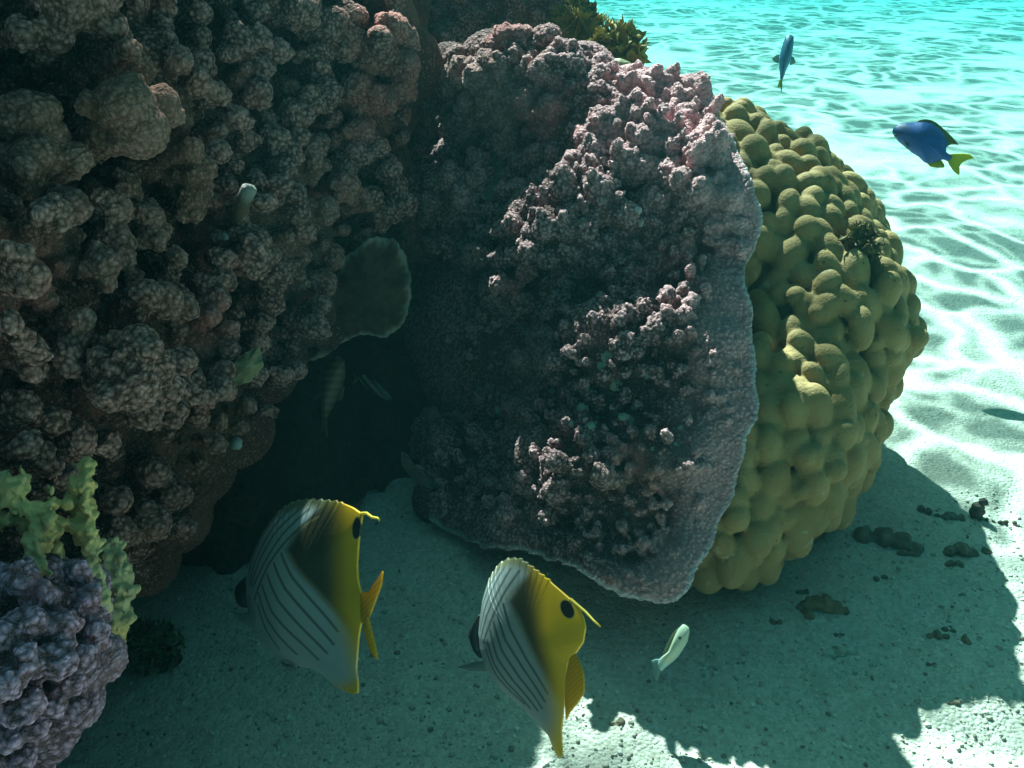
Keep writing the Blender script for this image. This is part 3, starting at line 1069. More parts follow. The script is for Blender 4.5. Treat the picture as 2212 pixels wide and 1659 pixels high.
# pale encrusting patches and white tips
def patch(px, py, rp, which, parent, col, name='encrusting_patch', flat=0.35, rug=.45):
    h, n = hit(which, px, py)
    if h is None: return
    d = np.linalg.norm(h - CAM); r = rp * d / FPX
    v, f = ICO[3]
    v = v * (1 + rug * vnoise(v + rnd.uniform(0, 50), 1.8, 5)[:, None])
    n = unit(n + -ray(px, py) * .8)
    v = v - np.outer(v @ n, n) * (1 - flat)
    me = mesh_np(name, v * r + h, tris=f)
    col_attr(me, np.array(col) * (1 + .15 * vnoise(v, 3, 9)[:, None]))
    link(name, me, M['sponge'], parent)


MINT = (0.26, 0.33, 0.29)
for x, y, r in ((1310, 770, 11), (1300, 790, 9), (1330, 830, 13), (1195, 845, 9), (1255, 880, 9), (1275, 920, 10), (1345, 900, 9), (1370, 880, 8), (1360, 910, 10),
                (1400, 810, 8), (1235, 915, 6), (1075, 885, 8), (1140, 720, 7), (1430, 785, 6), (1090, 580, 3), (1270, 840, 5), (1355, 1110, 6), (1460, 960, 5),
                (1470, 925, 6), (1310, 1000, 4), (1290, 900, 5), (1230, 830, 5), (1410, 970, 5)):
    patch(x, y, r, 'cen', cenE, MINT)
WHITE = (0.70, 0.66, 0.64)
for x, y, rx in ((1378, 455, 9), (1385, 480, 9)):
    patch(x, y, rx, 'cen', cenE, (0.55, 0.47, 0.48), flat=.8)
for x, y, rx in ((510, 958, 13), (485, 512, 8)):
    patch(x, y, rx, 'wall', wallE, (0.36, 0.39, 0.38), 'pale_tip', flat=1.3, rug=.2)


def tube(pts, rads, seg=10):
    """closed tapering tube as verts, quads, tris"""
    pts = np.array(pts, float)
    V, Q, T = [], [], []
    n = len(pts)
    for i in range(n):
        tg = unit(pts[min(i + 1, n - 1)] - pts[max(i - 1, 0)])
        a = unit(np.cross(tg, (0.3, 0.5, 0.81)))
        b = np.cross(tg, a)
        for s in range(seg):
            an = 2 * math.pi * s / seg
            V.append(pts[i] + (a * math.cos(an) + b * math.sin(an)) * rads[i])
    for i in range(n - 1):
        for s in range(seg):
            k = (s + 1) % seg
            Q.append((i * seg + s, i * seg + k, (i + 1) * seg + k, (i + 1) * seg + s))
    V += [pts[0], pts[-1]]
    for s in range(seg):
        k = (s + 1) % seg
        T.append((n * seg, k, s)); T.append((n * seg + 1, (n - 1) * seg + s, (n - 1) * seg + k))
    return np.array(V), Q, T


V_, Q_, T_ = tube([P(510, 470, .79), P(522, 452, .765), P(528, 430, .755), P(538, 408, .745), P(540, 398, .745)], [.005, .0055, .006, .0062, .003], 12)
me = mesh_np('branch_tip', V_, Q_, T_)
col_attr(me, np.where(np.arange(len(V_))[:, None] > 30, (0.26, 0.24, 0.23), (0.12, 0.08, 0.06)))
link('branch_tip', me, M['sponge'], wallE)


# ------------------------------------------------------------------ yellow green sponge
def build_sponge():
    B = Blobs()
    def stalk(pts, r0, r1, d, spikes=18):
        for (x0, y0), (x1, y1) in zip(pts[:-1], pts[1:]):
            L = math.hypot(x1 - x0, y1 - y0)
            n = max(2, int(L / 6))
            for i in range(n):
                t = i / n
                x, y = x0 + (x1 - x0) * t, y0 + (y1 - y0) * t
                c = P(x, y, d + rnd.uniform(-.004, .004))
                r = rnd.uniform(r0, r1) * d / FPX
                B.add(c, r * nr.uniform(.7, 1.2, 3), 2)
                for _ in range(3):
                    dv = unit(rdir() + np.array([.6, -.3, .2]))
                    for q in range(5):
                        B.add(c + dv * r * (0.7 + q * .2), r * (.36 - q * .055), 1)
    d = 0.60
    stalk([(185, 1000), (190, 1060), (185, 1110), (195, 1170), (200, 1230), (215, 1290), (225, 1330)], 10, 17, d)
    stalk([(165, 1040), (160, 1080), (172, 1130), (165, 1180)], 9, 15, d + .005)
    stalk([(235, 1180), (250, 1220), (255, 1270), (262, 1310), (250, 1350), (240, 1390)], 13, 24, d + .035)
    stalk([(0, 1035), (40, 1060), (30, 1090), (80, 1100), (100, 1140), (90, 1180)], 12, 22, d - .01)
    stalk([(100, 1130), (72, 1160), (72, 1210), (80, 1230)], 14, 20, d - .015)
    stalk([(0, 1120), (50, 1130), (110, 1120), (150, 1130), (190, 1150)], 8, 16, d)
    stalk([(45, 1020), (50, 1040)], 6, 10, d)
    stalk([(105, 1052), (112, 1064)], 6, 9, d)
    stalk([(110, 1080), (130, 1090), (165, 1090)], 6, 11, d)
    stalk([(-60, 1100), (0, 1080)], 14, 22, d)
    stalk([(110, 1150), (130, 1200), (150, 1220)], 6, 10, d)
    me = B.fuse('yellow_sponge', 0.0011, 1)
    v = verts_of(me).astype(float)
    nn = np.empty(len(v) * 3, dtype=np.float32); me.vertices.foreach_get('normal', nn); nn = nn.reshape(-1, 3)
    v = v + nn * (0.0022 * vnoise(v, 170, 31) + 0.0016 * vnoise(v, 380, 32))[:, None]
    me.vertices.foreach_set('co', v.astype(np.float32).ravel())
    n = vnoise(v, 60, 3)[:, None] * .5 + .5
    m = sstep(-.1, .5, vnoise(v, 16, 8))[:, None]
    c = (np.array((0.66, 0.45, 0.20)) * (1 - m) + np.array((0.55, 0.44, 0.26)) * m) * (0.75 + .5 * n)
    col_attr(me, c)
    o = link('yellow_sponge', me, M['sponge'], origin=tuple(P(150, 1150, .6)))
    tag(o, 'ragged yellow green branching sponge above the lavender coral clump', 'sponge')


build_sponge()


# ------------------------------------------------------------------ leafy algae
def tuft(name, base, size, n, label, col=(0.17, 0.12, 0.035), group=None, up=(0, 0, 1), leaf=1.0):
    """a bush of short toothed blades on stalks"""
    V, Q, C = [], [], []
    base = np.asarray(base, float)
    up = unit(up)
    for b in range(n):
        dv = unit(rdir() + up * 0.75)
        ctr = base + dv * size * rnd.uniform(0.35, 0.95) * np.array([1, 1, 1.0]) + up * size * .25
        w, h = size * leaf * rnd.uniform(.35, .6), size * leaf * rnd.uniform(.25, .42)
        a = unit(np.cross(dv, rdir())); bb = unit(np.cross(dv, a)) 
        nn = dv
        gx, gy = 7, 6
        st = len(V)
        shade = rnd.uniform(.6, 1.35)
        for side in (0, 1):
            for j in range(gy):
                for i in range(gx):
                    u, v = i / (gx - 1) * 2 - 1, j / (gy - 1)
                    wd = w * (0.35 + 0.65 * math.sin(min(1, v * 1.25) * 1.57))
                    tooth = h * .12 * (1 if (i % 2 == 0) else -1) * (j == gy - 1)
                    p = ctr + a * u * wd * .6 + unit(bb * .6 + nn * .8) * ((v - .5) * h + tooth) + nn * (0.25 * w * (u * u) + .1 * w * math.sin(v * 5 + b))
                    p = p - nn * (0.0018 if side else 0)
                    V.append(p); C.append(np.array(col) * shade * (0.8 + .5 * v))
        m = gx * gy
        for side in (0, 1):
            for j in range(gy - 1):
                for i in range(gx - 1):
                    k = st + side * m + j * gx + i
                    f = (k, k + 1, k + gx + 1, k + gx)
                    Q.append(f if not side else f[::-1])
        for j in range(gy - 1):
            for i in (0, gx - 1):
                k = st + j * gx + i
                Q.append((k, k + gx, k + gx + m, k + m))
        for i in range(gx - 1):
            for j in (0, gy - 1):
                k = st + j * gx + i
                Q.append((k, k + 1, k + 1 + m, k + m))
        # stalk
        tv, tq, tt = tube([base, (base + ctr) / 2 + rdir() * size * .05, ctr], [size * .035, size * .03, size * .025], 6)
        o = len(V)
        V += list(tv); Q += [tuple(o + x for x in q) for q in tq]; C += [np.array(col) * .8] * len(tv)
    me = mesh_np(name, V, Q)
    col_attr(me, np.array(C))
    o = link(name, me, M['algae'], origin=tuple(base))
    return tag(o, label, 'seaweed', group)


tuft('brown_seaweed', P(1245, 82, 1.36), .040, 120, 'rounded brown seaweed tuft on the crest between dark coral and taller tuft', group='brown seaweed tufts on the crest', col=(.34, .26, .07))
tuft('brown_seaweed', P(1326, 140, 1.32), .043, 140, 'rightmost brown seaweed tuft on the crest, tall against the bright sand', group='brown seaweed tufts on the crest', col=(.31, .25, .07))
h_, n_ = hit('lobe', 1835, 540)
if h_ is None: h_ = np.array((.43, 1.0, .3))
tuft('brown_seaweed', h_, .026, 60, 'small brown seaweed tuft growing on the right side of the olive lobe coral', up=(.6, -.2, .4), col=(.17, .13, .05))
g_ = G(325, 1420); g_[2] = ground(g_[0], g_[1])
tuft('green_seaweed', g_, .034, 260, 'low green seaweed clump on shaded sand beside the lavender coral clump', col=(.12, .15, .07), leaf=.42)


# ------------------------------------------------------------------ fish
def resample_closed(poly, m, sm=2):
    a = np.array(poly, float); c = np.vstack([a, a[:1]])
    s = np.concatenate([[0], np.cumsum(np.linalg.norm(np.diff(c, axis=0), axis=1))])
    t = np.linspace(0, s[-1], m, endpoint=False)
    o = np.stack([np.interp(t, s, c[:, 0]), np.interp(t, s, c[:, 1])], 1)
    for _ in range(sm): o = (np.roll(o, 1, 0) + 2 * o + np.roll(o, -1, 0)) / 4
    return o


def lens(poly, center, frame, thick, colfun, name, mat, parent, rings=60, per=320, power=2.2, rim=0.0006, sm=2, bend=None, side_col=True):
    """solid with the given side outline (design units) and a lens shaped cross-section.
    frame(x, y, t) maps design x,y and a sideways offset t in metres to world; colfun(x, y) gives colours"""
    out = resample_closed(poly, per, sm)
    c = np.array(center, float)
    r = (np.arange(rings) + 1) / rings
    r = r ** 0.85
    pts = c + (out[None] - c) * r[:, None, None]
    R = np.repeat(r[:, None], per, 1)
    if callable(thick): th = thick(pts[..., 0], pts[..., 1], R)
    else: th = thick * np.power(np.clip(1 - R ** power, 0, 1), .75) + rim
    xy = pts.reshape(-1, 2); th = th.ravel()
    xy = np.vstack([xy, c[None]]); t0 = np.append(th, th[:per].max())
    front = frame(xy[:, 0], xy[:, 1], t0); back = frame(xy[:, 0], xy[:, 1], -t0)
    n = len(xy)
    V = np.vstack([front, back])
    C = colfun(xy[:, 0], xy[:, 1]); C = np.vstack([C, C])
    Q, T = [], []
    i = (np.arange(rings - 1)[:, None] * per + np.arange(per)[None]).ravel()
    j = np.arange(per); k2 = (j + 1) % per
    a = i; b = (np.arange(rings - 1)[:, None] * per + k2[None]).ravel()
    q = np.stack([a, b, b + per, a + per], 1)
    Q = np.vstack([q, (q + n)[:, ::-1]])
    o = (rings - 1) * per
    Q = np.vstack([Q, np.stack([o + j, o + k2, n + o + k2, n + o + j], 1)])
    T = np.stack([np.full(per, n - 1), k2, j], 1)
    T = np.vstack([T, (T + n)[:, ::-1]])
    me = mesh_np(name, V, Q, T)
    bm = bmesh.new(); bm.from_mesh(me); bmesh.ops.recalc_face_normals(bm, faces=bm.faces); bm.to_mesh(me); bm.free()
    col_attr(me, C)
    return link(name, me, M[mat], parent)


def dist_poly(x, y, line):
    d = np.full(x.shape, 1e9)
    for (x0, y0), (x1, y1) in zip(line[:-1], line[1:]):
        dx, dy = x1 - x0, y1 - y0
        t = np.clip(((x - x0) * dx + (y - y0) * dy) / (dx * dx + dy * dy), 0, 1)
        d = np.minimum(d, np.hypot(x - x0 - t * dx, y - y0 - t * dy))
    return d


def on_plane(px, py, o, N, t):
    v = cF[None] + np.outer((px - 1106.0) / FPX, cR) - np.outer((py - 829.5) / FPX, cU)
    return CAM + v * (((o - CAM) @ N) / (v @ N))[:, None] + np.outer(np.asarray(t, float), N)


def butterfly(label, outline, center, px0, scale, origin_px, dist, yaw, tail, tail_extra, pect, ventral, filament, bar, stripes_a, stripes_b, dark_poly,
              yellow_x, ocellus, anal_yellow, pale_v=.36):
    """px0 = design point that sits at the view point origin_px; scale = design units per view pixel"""
    k = math.cos(yaw)
    o = P(*origin_px, dist)
    m_per = float((o - CAM) @ cF) / FPX / scale
    fwd, right, up = cF, cR, cU
    X = right * math.cos(yaw) - fwd * math.sin(yaw)          # towards the tail, to the right and nearer
    N = -right * math.sin(yaw) - fwd * math.cos(yaw)         # the side of the fish that is seen
    e = empty('butterflyfish', tuple(o))
    tag(e, label, 'fish', 'threadfin butterflyfish by the cave')

    def frame(x, y, t):
        # the side outline was studied in perspective: undo that on the fish's own mid plane
        return on_plane(origin_px[0] + (np.asarray(x, float) - px0[0]) / scale, origin_px[1] + (np.asarray(y, float) - px0[1]) / scale, o, N, t)

    def colour(x, y):
        n = len(x)
        white = np.array((1.0, 1.15, 1.2)) * pale_v; c = np.repeat(white[None], n, 0)
        dark = white * .28
        def lay(mask, colr):
            nonlocal c
            mk = np.clip(mask, 0, 1)[:, None]
            c = c * (1 - mk) + np.array(colr)[None] * mk
        for line, wd in stripes_a + stripes_b:
            lay(0.95 * (1 - sstep(wd * .3, wd * 1.5, dist_poly(x, y, line))), dark)
        ins = np.array([in_poly(dark_poly, a, b) for a, b in zip(x, y)])
        dd = dist_poly(x, y, dark_poly + dark_poly[:1])
        m = np.where(ins, sstep(-5, 60, dd), 0.0)
        lay(m * .97, (0.040, 0.030, 0.009))
        ytop = np.interp(x, yellow_x['tx'], yellow_x['ty'])
        lay(.9 * sstep(95, 5, y - ytop + 10 * np.sin(x * .35)), (0.10, 0.095, 0.03))
        for line, wd in yellow_x['lines']:
            lay(0.6 * (1 - sstep(wd * .5, wd * 1.4, dist_poly(x, y, line))), (0.24, 0.18, 0.06))
        # yellow rear
        xb = np.interp(y, yellow_x['y'], yellow_x['x'])
        lay(sstep(-130, 60, x - xb) ** 1.3, (0.80, 0.43, 0.010))
        lay(sstep(-60, 70, anal_yellow(x, y)), (0.60, 0.36, 0.02))
        ox, oy, ra, rb, an = ocellus
        u = (x - ox) * math.cos(an) + (y - oy) * math.sin(an); v = -(x - ox) * math.sin(an) + (y - oy) * math.cos(an)
        q = np.hypot(u / ra, v / rb)
        lay(.6 * (1 - sstep(1.0, 1.18, q)), (0.50, 0.40, 0.10)); lay(1 - sstep(.86, 1.0, q), (0.004, 0.004, 0.005))
        return c
    body_th = 0.017
    def thick(x, y, R):
        t = body_th * np.power(np.clip(1 - R ** 2.4, 0, 1), .8)
        rear = sstep(yellow_x['x'][0] + 40, yellow_x['x'][0] - 420, x)
        return t * (0.25 + .75 * rear) + 0.0007
    oc = resample_closed(outline, 420, 1)
    ytop = np.interp(oc[:, 0], yellow_x['tx'], yellow_x['ty'])
    spine = (np.abs(oc[:, 1] - ytop) < 30) & (oc[:, 0] > yellow_x['tx'][1]) & (oc[:, 0] < yellow_x['tx'][-2])
    oc[:, 1] -= spine * (np.arange(len(oc)) % 6) * 3.2
    lens(oc, center, frame, thick, colour, 'body', 'fish', e, 110, 840, sm=0)
    yel = lambda x, y: np.repeat(np.array([[0.80, 0.46, 0.015]]), len(x), 0) * (0.9 + .1 * np.sin((x + y) * .16))[:, None]
    for t in tail:
        lens(t, np.mean(t, 0), frame, 0.0016, yel, 'tail_fin', 'fin', e, 14, 120, sm=1)
    for t in tail_extra:
        lens(t, np.mean(t, 0), lambda x, y, tt: frame(x, y, tt) - fwd * 0.004, 0.0016, yel, 'tail_fin', 'fin', e, 14, 120, sm=1)
    pale = lambda x, y: np.repeat(np.array([[0.30, 0.38, 0.38]]), len(x), 0)
    for t, off in pect:
        lens(t, np.mean(t, 0), lambda x, y, tt, off=off: frame(x, y, tt + off), 0.0012, pale, 'pectoral_fin', 'fin', e, 10, 80, sm=2)
    for t in ventral:
        lens(t, np.mean(t, 0), lambda x, y, tt: frame(x, y, tt + .004), 0.0014, pale, 'ventral_fin', 'fin', e, 10, 80, sm=1)
    fp = np.array(filament, float)
    fv, fq, ft = tube(frame(fp[:, 0], fp[:, 1], np.zeros(len(fp))), np.linspace(.0013, .0007, len(fp)), 8)
    me = mesh_np('dorsal_filament', fv, fq, ft); col_attr(me, np.repeat([[0.7, 0.55, 0.08]], len(fv), 0)); link('dorsal_filament', me, M['fin'], e)
    # head: the eye bar end, snout pointing away from the viewer
    blk = lambda x, y: np.repeat(np.array([[0.006, 0.006, 0.008]]), len(x), 0)
    lens(bar, np.mean(bar, 0), lambda x, y, tt: frame(x, y, tt * 1.0), 0.007, blk, 'head', 'fish', e, 20, 120)
    return e


# left fish, design units = pixels of a side study
O1 = [(150, 700), (175, 600), (220, 480), (275, 360), (350, 255), (430, 188), (510, 150), (600, 136), (720, 142), (850, 156), (930, 190), (985, 228), (1002, 245),
      (990, 330), (975, 430), (968, 520), (962, 620), (968, 720), (985, 800), (1010, 850), (1030, 900), (1020, 980), (990, 1050), (975, 1130), (965, 1250), (955, 1380),
      (968, 1480), (968, 1555), (940, 1568), (880, 1545), (800, 1500), (740, 1450), (690, 1405), (620, 1372), (540, 1360), (430, 1330), (340, 1265), (250, 1180),
      (195, 1080), (170, 980), (158, 900), (150, 800)]
SA1 = [([(430, 190), (300, 400), (220, 640)], 9), ([(520, 160), (380, 380), (280, 590), (245, 740)], 9), ([(600, 170), (450, 360), (340, 560), (270, 750)], 9),
       ([(640, 200), (520, 360), (400, 570), (295, 760)], 9), ([(720, 200), (560, 400), (430, 600), (310, 850)], 10), ([(235, 820), (245, 885)], 7)]
SB1 = [([(525, 510), (600, 680), (720, 880), (850, 1095)], 9), ([(480, 580), (560, 760), (690, 970), (825, 1190)], 9), ([(430, 660), (520, 850), (640, 1040), (785, 1250)], 9),
       ([(390, 740), (470, 930), (590, 1110), (725, 1300)], 9), ([(355, 800), (420, 980), (500, 1120), (580, 1255)], 9), ([(345, 880), (400, 1080), (465, 1210)], 8)]
DK1 = [(520, 485), (590, 330), (680, 180), (740, 60), (1200, 60), (1200, 1180), (940, 1180), (870, 1060), (790, 930), (690, 780), (600, 640)]
butterfly('left butterflyfish with drooping dorsal thread, darker, nearest the cave mouth', O1, (580, 800), (600, 800), 3.412, (666, 1275), 0.72, math.radians(46),
          [[(985, 820), (1050, 810), (1110, 720), (1152, 655), (1140, 760), (1090, 900), (1050, 1000), (1000, 1050), (960, 980)]],
          [[(1020, 1000), (1045, 970), (1065, 1060), (1095, 1180), (1118, 1300), (1080, 1260), (1035, 1140), (1015, 1050)]],
          [([(120, 930), (200, 950), (290, 940), (325, 990), (315, 1060), (280, 1055), (190, 1000)], .012)],
          [[(430, 1320), (520, 1345), (545, 1375), (553, 1405), (500, 1385)]],
          [(990, 235), (1030, 232), (1070, 262), (1110, 268), (1124, 285)],
          [(150, 690), (100, 740), (82, 800), (95, 870), (115, 925), (165, 930), (180, 800)],
          SA1, SB1, DK1, dict(y=[130, 300, 600, 900, 1100, 1400, 1600], x=[870, 880, 875, 880, 920, 980, 985], tx=[150, 350, 430, 600, 850, 1000], ty=[600, 255, 188, 136, 156, 245], lines=[([(575, 510), (640, 640), (730, 780), (810, 920)], 7), ([(720, 250), (620, 330), (560, 450)], 6)]),
          (968, 340, 26, 88, math.radians(4)), lambda x, y: (y - 1480) + (x - 900) * .25)

O2 = [(232, 660), (240, 560), (262, 400), (290, 300), (325, 225), (380, 145), (455, 102), (540, 102), (640, 172), (780, 282), (900, 385), (975, 450), (1020, 540),
      (1040, 620), (1022, 735), (975, 805), (935, 850), (900, 900), (885, 1000), (880, 1150), (868, 1300), (855, 1420), (862, 1560), (862, 1615), (835, 1612),
      (808, 1570), (815, 1490), (760, 1445), (690, 1370), (590, 1265), (480, 1165), (390, 1085), (320, 990), (275, 890), (245, 790)]
SA2 = [([(350, 190), (290, 350), (262, 470), (255, 560)], 8), ([(410, 160), (350, 320), (300, 450), (280, 600)], 8), ([(450, 160), (400, 300), (340, 480), (295, 640)], 8),
       ([(500, 170), (440, 340), (370, 520), (320, 680)], 9), ([(560, 190), (490, 340), (420, 530), (350, 720)], 9)]
SB2 = [([(490, 430), (540, 620), (640, 860), (780, 1120)], 8), ([(455, 500), (510, 700), (620, 930), (760, 1180)], 8), ([(430, 560), (490, 780), (590, 990), (740, 1230)], 8),
       ([(405, 620), (460, 840), (550, 1020), (700, 1250)], 8), ([(385, 700), (430, 880), (500, 1030), (640, 1230)], 8), ([(370, 770), (430, 970), (510, 1100), (600, 1200)], 7)]
DK2 = [(492, 415), (545, 290), (600, 190), (640, 60), (1200, 200), (1200, 1250), (860, 1250), (800, 1130), (720, 960), (640, 780), (560, 560)]
butterfly('right butterflyfish with bright yellow rear and straight dorsal thread, over open sand', O2, (600, 780), (640, 780), 3.531, (1152, 1400), 0.70, math.radians(54),
          [[(925, 830), (950, 812), (985, 870), (1020, 960), (1030, 1060), (1025, 1130), (980, 1200), (920, 1270), (892, 1330), (885, 1200), (890, 1000)]],
          [],
          [([(30, 930), (140, 895), (260, 880), (300, 940), (250, 970), (130, 960)], -.004)],
          [],
          [(925, 408), (980, 455), (1040, 505), (1100, 570), (1150, 615)],
          [(235, 520), (200, 575), (175, 610), (168, 670), (195, 710), (205, 780), (240, 860), (270, 850), (255, 720)],
          SA2, SB2, DK2, dict(y=[100, 300, 600, 900, 1100, 1300, 1620], x=[690, 715, 745, 810, 835, 850, 800], tx=[230, 290, 380, 455, 540, 640, 780, 975], ty=[600, 300, 145, 102, 102, 172, 282, 450], lines=[([(560, 500), (640, 700), (720, 900)], 6), ([(600, 260), (540, 330), (505, 400)], 6)]),
          (916, 480, 44, 80, math.radians(-28)), lambda x, y: (y - 1520) * 1.0, pale_v=.26)


def small_fish(name, label, cat, body, fins, px_c, dist, scale, yaw, thick, colfun, fincol, roll=0.0, group=None, center=None, eye=None, powr=2.0):
    """outlines in view pixels relative to px_c"""
    o = P(*px_c, dist)
    fwd, right, up = cF, cR, cU
    X = right * math.cos(yaw) - fwd * math.sin(yaw); N = -right * math.sin(yaw) - fwd * math.cos(yaw)
    mp = float((o - CAM) @ cF) / FPX
    k = math.cos(yaw)
    def frame(x, y, t):
        return on_plane(px_c[0] + np.asarray(x, float), px_c[1] + np.asarray(y, float), o, N, t)
    e = empty(name, tuple(o)); tag(e, label, cat, group)
    lens(body, center or np.mean(body, 0), frame, thick, colfun, 'body', 'fish', e, 40, 200, power=powr, sm=2)
    for nm, poly, fc, off in fins:
        lens(poly, np.mean(poly, 0), lambda x, y, t, off=off: frame(x, y, t + off), 0.0011, (lambda c: lambda x, y: np.repeat(np.array([c]), len(x), 0))(fc or fincol), nm, 'fin', e, 10, 80, sm=1)
    if eye:
        ex, ey, er, ec = eye
        v, f = ICO[2]
        me = mesh_np('eye', frame(np.array([ex]), np.array([ey]), np.array([thick * .72]))[0] + v * er, tris=f)
        col_attr(me, np.repeat([ec], len(v), 0)); link('eye', me, M['fish'], e)
    return e


def crop(pts, ox, oy, s, cx, cy):
    """study pixels of an enlarged view -> view pixels relative to a centre"""
    return [((ox + x / s) * 2212 / 4096 - cx, (oy + y / s) * 2212 / 4096 - cy) for x, y in pts]


s4 = 2212 / 500.0
cc = lambda p: crop(p, 3500, 400, s4, 1995, 310)
def blue_col(x, y):
    c = np.repeat(np.array([[0.006, 0.06, 0.30]]), len(x), 0)
    hd = sstep(-20, -60, x)[:, None]
    c = c * (1 - hd) + np.array((0.03, 0.065, 0.24)) * hd
    bk = sstep(-2, -46, y + (x + 10) * -.55)[:, None] * 0
    return c * (1 + .18 * vnoise(np.stack([x, y, x * 0], 1), .12, 4)[:, None])
small_fish('damselfish', 'deep blue damselfish with yellow tail swimming left over bright sand', 'fish',
           cc([(302, 540), (330, 490), (400, 430), (520, 400), (690, 400), (850, 385), (1000, 410), (1120, 490), (1240, 620), (1280, 740), (1260, 850), (1260, 930), (1340, 980),
               (1380, 1010), (1300, 1090), (1200, 1050), (1100, 1090), (980, 1130), (880, 1110), (780, 1010), (640, 920), (520, 820), (420, 740), (350, 650), (315, 600)]),
           [('tail_fin', cc([(1300, 960), (1400, 950), (1560, 945), (1680, 960), (1760, 1030), (1640, 1060), (1540, 1110), (1490, 1190), (1500, 1270), (1490, 1335), (1400, 1270), (1320, 1160), (1270, 1060)]), (0.50, 0.52, 0.03), 0),
            ('dorsal_fin', cc([(690, 410), (760, 360), (870, 338), (980, 350), (1080, 395), (1180, 480), (1300, 590), (1400, 690), (1490, 800), (1400, 780), (1320, 790), (1250, 860), (1240, 640), (1100, 480), (900, 390)]), (0.16, 0.20, 0.05), 0),
            ('anal_fin', cc([(900, 1100), (980, 1050), (1100, 1050), (1180, 1070), (1230, 1150), (1220, 1200), (1100, 1200), (980, 1180)]), (0.42, 0.42, 0.03), 0),
            ('pectoral_fin', cc([(495, 620), (520, 640), (560, 780), (590, 880), (540, 840), (500, 740)]), (0.12, 0.16, 0.12), .0078)],
           (1995, 310), 1.55, 1, math.radians(18), .016, blue_col, (.5, .5, .03), group='blue damselfish over the sand', center=(-14, -6), eye=(-62, -11 - 2, .0022, (.01, .01, .015)))

s5 = 1106 / 200.0
c5 = lambda p: crop(p, 3050, 100, s5, 1697, 140)
def blue2(x, y):
    c = np.repeat(np.array([[0.03, 0.14, 0.28]]), len(x), 0)
    st = (np.abs(np.sin(x * .55 + y * .08)) < .25)[:, None]
    c = np.where(st, c * .6, c)
    t = sstep(30, 44, y + x * .3)[:, None]
    return c * (1 - t) + np.array((0.42, 0.45, 0.05)) * t
small_fish('damselfish', 'slim blue damselfish seen from behind, heading away near the top edge', 'fish',
           c5([(500, 280), (520, 240), (600, 208), (660, 225), (692, 280), (690, 420), (670, 560), (640, 720), (590, 860), (520, 1010), (470, 1150), (440, 1230), (390, 1220), (385, 1100),
               (370, 950), (362, 800), (385, 650), (430, 470)]),
           [('tail_fin', c5([(390, 1190), (440, 1200), (440, 1300), (430, 1440), (415, 1500), (400, 1400), (380, 1300)]), (0.30, 0.36, 0.04), 0),
            ('tail_fin', c5([(380, 1210), (420, 1200), (400, 1300), (370, 1410), (335, 1385), (345, 1300)]), (0.50, 0.50, 0.05), .002),
            ('pectoral_fin', c5([(650, 680), (700, 700), (745, 810), (690, 850), (600, 880)]), (0.35, 0.45, 0.42), -.004),
            ('pectoral_fin', c5([(380, 640), (300, 650), (210, 720), (260, 800), (360, 840)]), (0.35, 0.45, 0.42), -.004)],
           (1697, 140), 1.9, 1, math.radians(10), .015, blue2, (.5, .5, .05), group='blue damselfish over the sand')

s6 = 1659 / 300.0
c6 = lambda p: crop(p, 2550, 2450, s6, 1455, 1402)
def pale_col(x, y):
    c = np.repeat(np.array([[0.42, 0.50, 0.38]]), len(x), 0)
    t = sstep(20, 42, y - x * .5)[:, None]
    b = sstep(5, 14, x * .8 + y * .55 - 6)[:, None]
    c = c * (1 - .7 * b) + np.array((0.30, 0.50, 0.55)) * .7 * b
    return c * (1 - t * .7) + np.array((0.28, 0.52, 0.55)) * t * .7
small_fish('wrasse', 'small pale whitish fish swimming up and right over shaded sand', 'fish',
           c6([(1000, 258), (1070, 280), (1140, 345), (1148, 430), (1110, 640), (1020, 790), (930, 940), (800, 1080), (650, 1190), (530, 1300), (480, 1260), (455, 1160), (470, 1040),
               (560, 960), (680, 860), (750, 700), (830, 500), (900, 360)]),
           [('tail_fin', c6([(500, 1030), (460, 1150), (500, 1300), (470, 1400), (440, 1520), (410, 1500), (370, 1400), (350, 1250), (310, 1060), (400, 1030)]), (0.22, 0.36, 0.36), 0),
            ('dorsal_fin', c6([(940, 300), (830, 400), (740, 540), (650, 720), (560, 930), (600, 950), (720, 800), (850, 520)]), (0.16, 0.20, 0.12), 0)],
           (1455, 1402), 0.80, 1, math.radians(25), .010, pale_col, (.3, .45, .45), eye=(18, -29, .0016, (.01, .02, .02)))

# fish deep in the cave
dk = lambda x, y: np.repeat(np.array([[0.16, 0.09, 0.07]]), len(x), 0) * (1 + .3 * np.sin(y * .4))[:, None]
small_fish('soldierfish', 'dim reddish brown fish hanging upright inside the dark cave', 'fish',
           [(20, -62), (34, -50), (36, -20), (24, 20), (10, 48), (-4, 72), (-14, 70), (-14, 40), (-18, 10), (-10, -30), (2, -56)],
           [('tail_fin', [(-14, 62), (-3, 62), (-4, 92), (-2, 118), (-10, 100), (-22, 112), (-16, 84)], (0.14, 0.09, 0.07), 0),
            ('pectoral_fin', [(-14, 8), (-30, 28), (-36, 38), (-22, 30), (-12, 20)], (0.2, 0.2, 0.17), 0), ('pectoral_fin', [(24, 0), (34, 6), (30, 30), (20, 36)], (0.2, 0.2, 0.17), 0)],
           (710, 830), 1.05, 1, .3, .011, dk, (.1, .08, .06))
def strp(x, y):
    s = (np.sin((y * .8 - x * .9) * .42) > 0)[:, None]
    return np.where(s, (0.20, 0.21, 0.18), (0.03, 0.03, 0.03))
